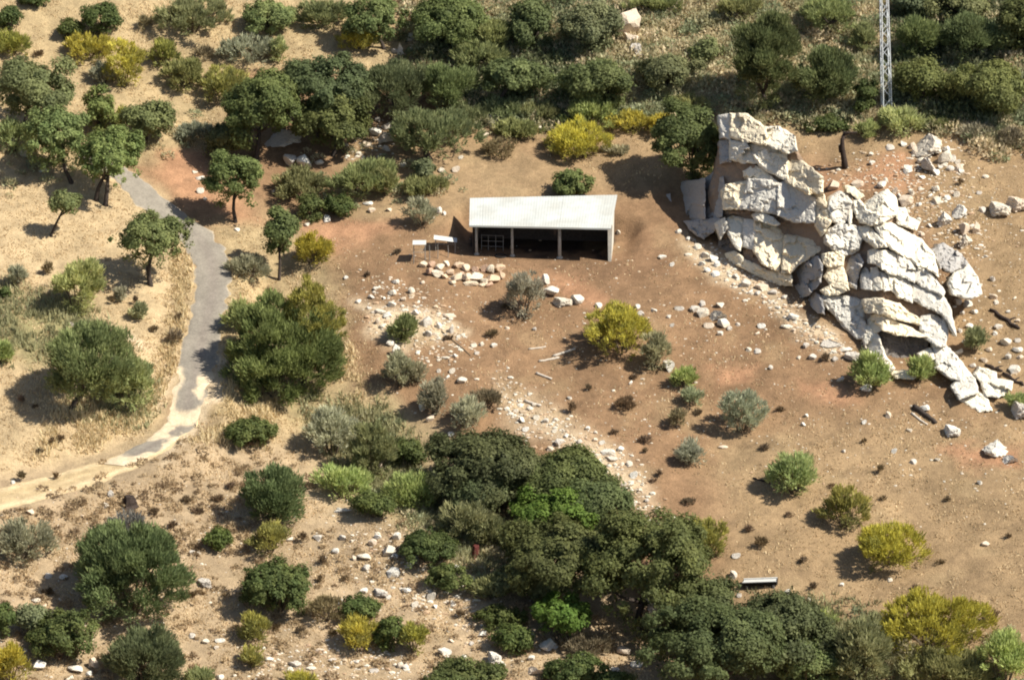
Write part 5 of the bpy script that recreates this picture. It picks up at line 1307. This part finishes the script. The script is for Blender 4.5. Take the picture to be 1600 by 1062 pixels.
# --- lower hillside
B('dark', 620, 824, 716, 886, 'broad dark bush beside bright white rocks', group=G_DARK)
B('dark', 664, 880, 728, 928, 'dark bush just below the broad dark one', group=G_DARK)
B('softd', 374, 735, 478, 826, 'big round blue-green bush on its dark shadow below the dry bank', group=G_DARK)
B('dark', 320, 823, 362, 861, 'small black-green bush alone in dry grass', group=G_DARK)
B('broomg', 394, 812, 452, 868, 'loose yellow-green bush below the big blue-green one', group=G_BROOM)
B('dark', 555, 762, 616, 814, 'dark bush beside the long flat white rock', group=G_DARK)
B('light', 494, 728, 576, 786, 'green bush with a yellow side above the long flat white rock', group=G_BROOM)
B('dark', 354, 650, 434, 702, 'dark glossy bush in front of the very big round tree', group=G_DARK)
B('sage', 480, 628, 560, 720, 'tall greyish bush beside the very big round tree', group=G_SAGE)
B('green', 540, 665, 622, 760, 'olive bush on the grassy gully side', group=G_SAGE)
B('dark', 614, 684, 662, 736, 'dark bush at the point of the upper thicket oak', group=G_DARK)
B('light', 600, 735, 690, 800, 'pale green bush before the upper thicket oak', group=G_SAGE)
B('green', 680, 782, 760, 850, 'tall olive grass bush in front of the upper thicket oak', group=G_SAGE)
B('green', 735, 800, 800, 862, 'olive bush beside the small dark red stump', group=G_SAGE)
B('green', 740, 895, 800, 940, 'olive bush at the mouth of the dark gap', group=G_SAGE)
B('softd', 112, 820, 300, 976, 'huge round dark green bush on the lower hillside', group=G_DARK, density=1.1)
B('twigs', 165, 800, 235, 850, 'bare brown bush topping the huge round one', group=G_SAGE)
B('dark', 376, 876, 492, 966, 'large lobed dark bush in the lower middle hillside', group=G_DARK)
B('dark', 530, 926, 596, 972, 'dark round bush below the row of white rocks', group=G_DARK)
B('dark', 584, 960, 634, 1018, 'dark upright bush between two yellow brooms', group=G_DARK)
B('broom', 528, 960, 592, 1022, 'yellow broom with dry grey foot before the dark upright bush', group=G_BROOM)
B('broomg', 625, 964, 668, 1022, 'thin yellow broom behind the dark upright bush', group=G_BROOM)
B('dark', 48, 956, 150, 1038, 'dark dome bush near the lower corner', group=G_DARK)
B('oakg', 22, 940, 78, 1000, 'dark bush behind the dome bush near the lower corner', group=G_DARK)
B('dark', -12, 940, 26, 1002, 'dark bush cut by the photo edge near the yellow corner broom', group=G_DARK)
B('broom', -12, 1000, 46, 1072, 'bright yellow broom in the lower corner', group=G_BROOM)
B('softd', 164, 982, 288, 1085, 'big green bush at the bottom edge under the huge round one', group=G_DARK)
B('broomg', 376, 958, 426, 1006, 'small yellow-green broom on bare ground', group=G_BROOM)
B('broomg', 374, 1008, 414, 1046, 'tiny yellow-green broom under the small one', group=G_BROOM)
B('broom', 440, 1048, 500, 1082, 'yellow broom peeping over the bottom edge', group=G_BROOM)
B('grey', -10, 808, 78, 882, 'greyish green bush at the photo edge below the dirt track', group=G_SAGE)
B('dry', 480, 930, 540, 975, 'dry brown bush beside the large lobed dark one', group=G_SAGE)
B('green', 290, 1040, 340, 1075, 'green bush at the bottom edge beside the big green one', group=G_SAGE)
# --- inside the road bend
B('light', 78, 404, 162, 496, 'tall light green bush on the straw hillside', group='bushes of the straw hillside inside the bend')
B('light', -20, 525, 18, 572, 'green bush at the photo edge inside the bend', group='bushes of the straw hillside inside the bend')
B('grey', 12, 415, 42, 450, 'small grey bush below the tall light green one', group='bushes of the straw hillside inside the bend')
B('dark', -4, 448, 18, 468, 'tiny dark bush at the photo edge of the straw hillside', group='bushes of the straw hillside inside the bend')
B('grey', 205, 472, 232, 504, 'small dark weed bush close to the leaning round tree', group='bushes of the straw hillside inside the bend')
B('grey', 178, 448, 200, 474, 'tiny grey bush under the leaning round tree', group='bushes of the straw hillside inside the bend')
B('dry', 65, 408, 84, 432, 'tiny brown bush on the uphill side of the tall light green one', group='bushes of the straw hillside inside the bend')
B('light', 165, 560, 245, 650, 'pale grassy bush beside the wide olive-green tree', group='bushes of the straw hillside inside the bend')
B('dry', 260, 512, 286, 540, 'dry bush on the verge inside the road bend', group='bushes of the straw hillside inside the bend')
B('grey', 355, 395, 420, 440, 'low dry bush beside the road opposite the leaning round tree', group='bushes of the straw hillside inside the bend')
B('light', 350, 470, 395, 520, 'pale grass bush between the road and the very big round tree', group='bushes of the straw hillside inside the bend')

for lab, pts in (('small dark dry weed on the open brown field', [(895, 638, 20, 24), (1195, 700, 26, 14), (1075, 784, 40, 14), (1290, 560, 22, 16), (1220, 640, 24, 10), (1375, 733, 18, 18), (1190, 848, 34, 22), (1170, 826, 22, 14), (1255, 876, 18, 14), (1270, 917, 22, 14), (1430, 918, 16, 10), (1548, 965, 40, 28), (1575, 838, 16, 10),
                   (1010, 688, 36, 16), (960, 676, 22, 10), (1008, 705, 12, 10), (1030, 740, 16, 14), (1020, 752, 20, 8), (1470, 880, 30, 8), (770, 522, 30, 16), (700, 530, 30, 10), (790, 480, 34, 10), (1090, 645, 26, 10), (990, 590, 24, 10), (920, 607, 16, 12), (1232, 805, 22, 9), (1300, 760, 16, 9), (1480, 780, 22, 9), (1380, 780, 18, 9), (1350, 690, 16, 9)]),
                 ('small dark dry weed among dry grass of the lower hillside', [(473, 840, 22, 24), (505, 876, 20, 20), (500, 905, 14, 14), (34, 744, 22, 24), (88, 745, 16, 12), (300, 930, 20, 16), (75, 925, 30, 14), (290, 782, 30, 14), (340, 780, 34, 14), (310, 800, 30, 12), (360, 760, 24, 14), (270, 820, 24, 16), (430, 980, 22, 14), (240, 800, 22, 16), (520, 990, 26, 12), (600, 1010, 20, 12), (695, 860, 20, 16), (470, 985, 24, 12), (540, 905, 20, 10), (720, 960, 24, 14)]),
                 ('small dark dry weed on the straw slopes', [(33, 625, 20, 12), (55, 636, 18, 8), (62, 705, 18, 10), (80, 690, 14, 16), (95, 685, 18, 14), (240, 515, 20, 14), (175, 470, 12, 18), (212, 470, 14, 20), (280, 495, 16, 12), (390, 418, 26, 18), (1502, 286, 14, 12), (1400, 370, 12, 10), (1560, 590, 16, 10), (1530, 600, 14, 9), (60, 85, 24, 14), (345, 250, 20, 12), (420, 455, 18, 10), (440, 470, 20, 10), (575, 430, 18, 9), (620, 395, 22, 10)])):
    for x, y, w, h in pts:
        o = B('weed', x - w * .42, y - h * .42 - 3, x + w * .42, y + h * .42, lab, group='dry weeds')
        FIELD.append((o, x, y, ('wide' if w > 29 else 'small') + ' dark dry weed'))
describe_field()

# ================================================================== COUNTLESS THINGS
def scatter_px(n, test):
    out = []
    while sum(len(o) for o in out) < n:
        px, py = rng.uniform(-60, 1660, n), rng.uniform(-40, 1110, n)
        k = rng.random(n) < test(px, py)
        out.append(cast(px[k], py[k]))
    return np.vstack(out)[:n]
def zone(*polys):
    def f(px, py):
        k = np.zeros(np.shape(px))
        for wgt, soft, poly in polys: k = np.maximum(k, wgt * smooth(-soft, soft, poly_sd(px, py, poly)))
        return k
    return f
ROADP = ROAD_L + ROAD_R[::-1]; TRKP = TRK_U + TRK_D[::-1]
grass_zone0 = zone((1.0, 30, [(-200, 255), (190, 262), (300, 350), (300, 600), (230, 700), (-200, 760)]), (0.9, 30, [(-200, 720), (330, 640), (480, 620), (720, 720), (1000, 1000), (1050, 1200), (-200, 1200)]),
                   (0.9, 30, [(-200, -100), (560, -100), (640, 95), (560, 130), (330, 235), (-200, 262)]), (0.8, 30, [(330, 330), (520, 400), (600, 620), (480, 700), (340, 660)]), (0.45, 30, [(860, 200), (1110, 185), (1110, 280), (860, 300)]),
                   (0.4, 60, [(1130, 680), (1700, 600), (1700, 1200), (1200, 1200)]), (0.45, 30, [(1240, 210), (1700, 240), (1700, 620), (1500, 500), (1430, 320)]), (0.5, 30, [(580, -100), (1700, -100), (1700, 250), (1250, 205), (700, 190)]), (0.16, 60, [(500, 350), (1300, 420), (1300, 800), (900, 700), (560, 560)]))
SHEDP = [(700, 318), (965, 308), (965, 412), (870, 408), (730, 400)]
def grass_zone(px, py):
    clear = np.maximum(np.maximum(poly_sd(px, py, ROADP), poly_sd(px, py, TRKP)), poly_sd(px, py, SHEDP))
    return grass_zone0(px, py) * (1 - smooth(-6, 4, clear))
def make_grass(n, name, lo, hi, cols, label, zonef, seed):
    r_ = np.random.default_rng(seed)
    P = scatter_px(n, zonef); clump = fbm(P[:, 0] / 1.7, P[:, 1] / 1.7, octaves=3, seed=seed)
    P = P[clump > -0.25]; n = len(P); cl = fbm(P[:, 0] / 2.5, P[:, 1] / 2.5, octaves=3, seed=seed + 1)
    V, C = [], []
    for b in range(3):
        a = r_.uniform(0, 6.28, n); h = r_.uniform(lo, hi, n) * (1 + 0.6 * cl); w = r_.uniform(0.03, 0.075, n)
        off = r_.normal(0, 0.09, (n, 2)); x, y = P[:, 0] + off[:, 0], P[:, 1] + off[:, 1]; z = hz(x, y) - 0.02
        lx, ly = r_.normal(0, 0.35, n) * h, r_.normal(0, 0.35, n) * h
        V.append(np.stack([np.stack([x - np.cos(a) * w, y - np.sin(a) * w, z], -1), np.stack([x + np.cos(a) * w, y + np.sin(a) * w, z], -1), np.stack([x + lx, y + ly, z + h], -1)], 1))
        k = np.clip(0.5 + 0.9 * cl + r_.uniform(-.4, .4, n), 0, 1)[:, None]
        C.append((np.array(cols[0]) * (1 - k) + np.array(cols[1]) * k) * r_.uniform(0.75, 1.2, n)[:, None])
    V = np.concatenate(V).reshape(-1, 3); C = np.concatenate(C)
    return tag(link(name, mesh_from(name, V, np.arange(len(V)).reshape(-1, 3), M_GRASS, face_col=C)), label, 'grass', kind='stuff')
make_grass(70000, 'dry_grass', 0.05, 0.17, ((0.46, 0.33, 0.185), (0.70, 0.54, 0.33)), 'dry straw grass covering the slopes', grass_zone, 5)
verge = zone((1, 12, [(275, 370), (300, 400), (300, 470), (275, 560), (240, 640), (225, 620), (262, 520), (270, 420)]), (1, 12, [(365, 420), (372, 520), (350, 640), (300, 690), (420, 700), (440, 620)]), (0.8, 20, [(100, 620), (240, 640), (200, 690), (60, 710)]), (0.8, 14, [(540, 520), (575, 620), (560, 680), (530, 600)]))
make_grass(4500, 'tall_grass', 0.2, 0.5, ((0.56, 0.43, 0.235), (0.76, 0.62, 0.38)), 'tall pale grass along the road verges', lambda a, b: verge(a, b) * grass_zone(a, b), 6)
gz = zone((1, 25, [(480, 630), (600, 640), (680, 740), (820, 860), (760, 900), (640, 820), (520, 720)]), (0.7, 25, [(150, 570), (240, 600), (240, 660), (120, 650)]), (0.6, 30, [(-50, 440), (130, 480), (200, 560), (-50, 560)]), (0.6, 20, [(1180, 930), (1420, 950), (1450, 1100), (1250, 1100)]))
make_grass(9000, 'green_grass', 0.25, 0.65, ((0.25, 0.24, 0.125), (0.38, 0.355, 0.19)), 'olive-green rank grass in the gully', lambda a, b: gz(a, b) * (1 - smooth(-6, 4, poly_sd(a, b, ROADP))), 7)

def make_scrub(n, zonef, seed, label, sizes, cols):
    r_ = np.random.default_rng(seed); P = scatter_px(n, zonef); V, C = [], []
    for p in P:
        r = r_.uniform(*sizes) * (1 + 0.5 * r_.random() ** 3); m = int(70 * (r / 0.5) ** 1.3) + 14
        d = unit(r_.normal(size=(m, 3)) + np.array([0, 0, .5])); q = p + d * r * r_.uniform(.55, 1.05, (m, 1)) * np.array([1.25, 1.15, .72]) + np.array([0, 0, r * .12])
        ax = unit(d * .6 + np.array([0, 0, .6]) + r_.normal(size=(m, 3)) * .45); t2 = unit(np.cross(ax, r_.normal(size=(m, 3)))); s = r_.uniform(.07, .15, (m, 1)) * (0.8 + r)
        V.append(np.stack([q - t2 * s * .5, q + t2 * s * .5, q + ax * s * 1.3], 1))
        k = r_.random() ; base = np.array(cols[r_.integers(len(cols))])
        C.append(base * r_.uniform(.72, 1.28, (m, 1)))
    V = np.concatenate(V).reshape(-1, 3); C = np.concatenate(C)
    return tag(link('scrub_undergrowth', mesh_from('scrub_undergrowth', V, np.arange(len(V)).reshape(-1, 3), M_LEAF, face_col=C)), label, 'scrub', kind='stuff')
SC = [(0.465, 0.428, 0.255), (0.525, 0.458, 0.278), (0.600, 0.503, 0.315), (0.375, 0.383, 0.225), (0.315, 0.338, 0.195), (0.660, 0.540, 0.352)]
make_scrub(2500, zone((1, 22, [(600, -60), (1700, -60), (1700, 250), (1540, 235), (1460, 195), (1250, 190), (1120, 175), (960, 195), (840, 200), (700, 185), (660, 110)])), 11, 'olive and straw-brown scrub covering the hillside', (0.3, 0.85), SC)
make_scrub(420, zone((1, 22, [(480, 640), (600, 650), (680, 740), (840, 870), (760, 910), (560, 760)]), (0.6, 20, [(440, 250), (700, 240), (720, 300), (470, 330)]), (0.5, 30, [(1200, 950), (1600, 1000), (1600, 1100), (1250, 1100)]), (0.5, 20, [(0, 200), (330, 180), (330, 235), (0, 300)])), 12, 'low olive undergrowth in the gully and under the oaks', (0.2, 0.5), SC[:5])
make_scrub(420, zone((1, 18, [(1395, -60), (1700, -60), (1700, 215), (1500, 205), (1400, 170)]), (0.8, 18, [(640, 60), (900, 60), (960, 180), (860, 200), (700, 180)]), (0.5, 18, [(880, -40), (1000, -40), (1000, 60), (880, 60)])), 14, 'mid-green shrubs filling the gaps between the hillside oaks', (0.5, 1.15), [(0.15, 0.175, 0.085), (0.19, 0.205, 0.105), (0.12, 0.14, 0.07), (0.23, 0.235, 0.13)])
make_scrub(800, zone((1, 40, [(180, 740), (420, 700), (480, 760), (360, 880), (120, 830), (0, 900), (0, 800)]), (0.35, 40, [(0, 880), (700, 820), (1000, 1000), (900, 1100), (0, 1100)])), 13, 'brown dry tussocks on the bank below the dirt track', (0.12, 0.32), [(0.38, 0.28, 0.165), (0.46, 0.34, 0.205), (0.31, 0.22, 0.135), (0.55, 0.42, 0.26)])

def make_rubble(n, zonef, seed, label, lo, hi):
    r_ = np.random.default_rng(seed); P = scatter_px(n, zonef)
    bm = bmesh.new(); bmesh.ops.create_icosphere(bm, subdivisions=1, radius=1.0); bv = np.array([v.co for v in bm.verts]); bf = np.array([[v.index for v in f.verts] for f in bm.faces]); bm.free()
    s = r_.uniform(lo, hi, n) * (1 + 1.2 * r_.random(n) ** 4); sc = np.stack([s * r_.uniform(.8, 1.6, n), s * r_.uniform(.7, 1.2, n), s * r_.uniform(.5, .9, n)], -1)
    V = P[:, None, :] + (bv[None] * (1 + r_.uniform(-.22, .22, (n, len(bv), 1)))) * sc[:, None, :]
    Fx = (bf[None] + (np.arange(n) * len(bv))[:, None, None]).reshape(-1, 3)
    cc = np.array([(0.58, 0.5, 0.4), (0.5, 0.38, 0.26), (0.62, 0.56, 0.46), (0.4, 0.27, 0.17)])[r_.integers(0, 4, n)] * r_.uniform(.85, 1.1, (n, 1))
    return tag(link('rubble', mesh_from('rubble', V.reshape(-1, 3), Fx, M_GRAVEL, face_col=np.repeat(cc, len(bf), 0))), label, 'rubble', kind='stuff')
M_GRAVEL = attr_mat('gravel', 6, 20, 0.85, 1.12, 0.0)
make_rubble(3600, zone((0.8, 32, [(780, 600), (850, 640), (930, 690), (1000, 740), (1030, 820), (960, 760), (890, 700), (790, 650)]), (0.8, 14, [(1070, 365), (1125, 390), (1200, 440), (1260, 490), (1330, 545), (1300, 560), (1180, 470), (1090, 410)]),
                     (0.6, 20, [(570, 430), (700, 470), (740, 560), (660, 560), (580, 510)]), (0.5, 16, [(530, 180), (640, 180), (600, 250), (540, 250)]), (0.6, 30, [(1280, 270), (1500, 220), (1540, 400), (1440, 360), (1380, 300)]), (0.35, 30, [(560, 830), (720, 860), (820, 1000), (700, 980), (560, 900)]), (0.5, 20, [(400, 1010), (600, 1020), (660, 1050), (400, 1056)])), 21, 'pale rubble strewn over the bare ground', 0.035, 0.105)
make_rubble(3800, zone((0.3, 60, [(480, 350), (1300, 420), (1600, 560), (1600, 800), (900, 700), (560, 560)]), (0.4, 40, [(0, 760), (700, 760), (1050, 1100), (0, 1100)]), (0.5, 40, [(1240, 240), (1620, 240), (1620, 640), (1500, 560)])), 22, 'small pale pebbles dotted over soil and straw', 0.03, 0.065)
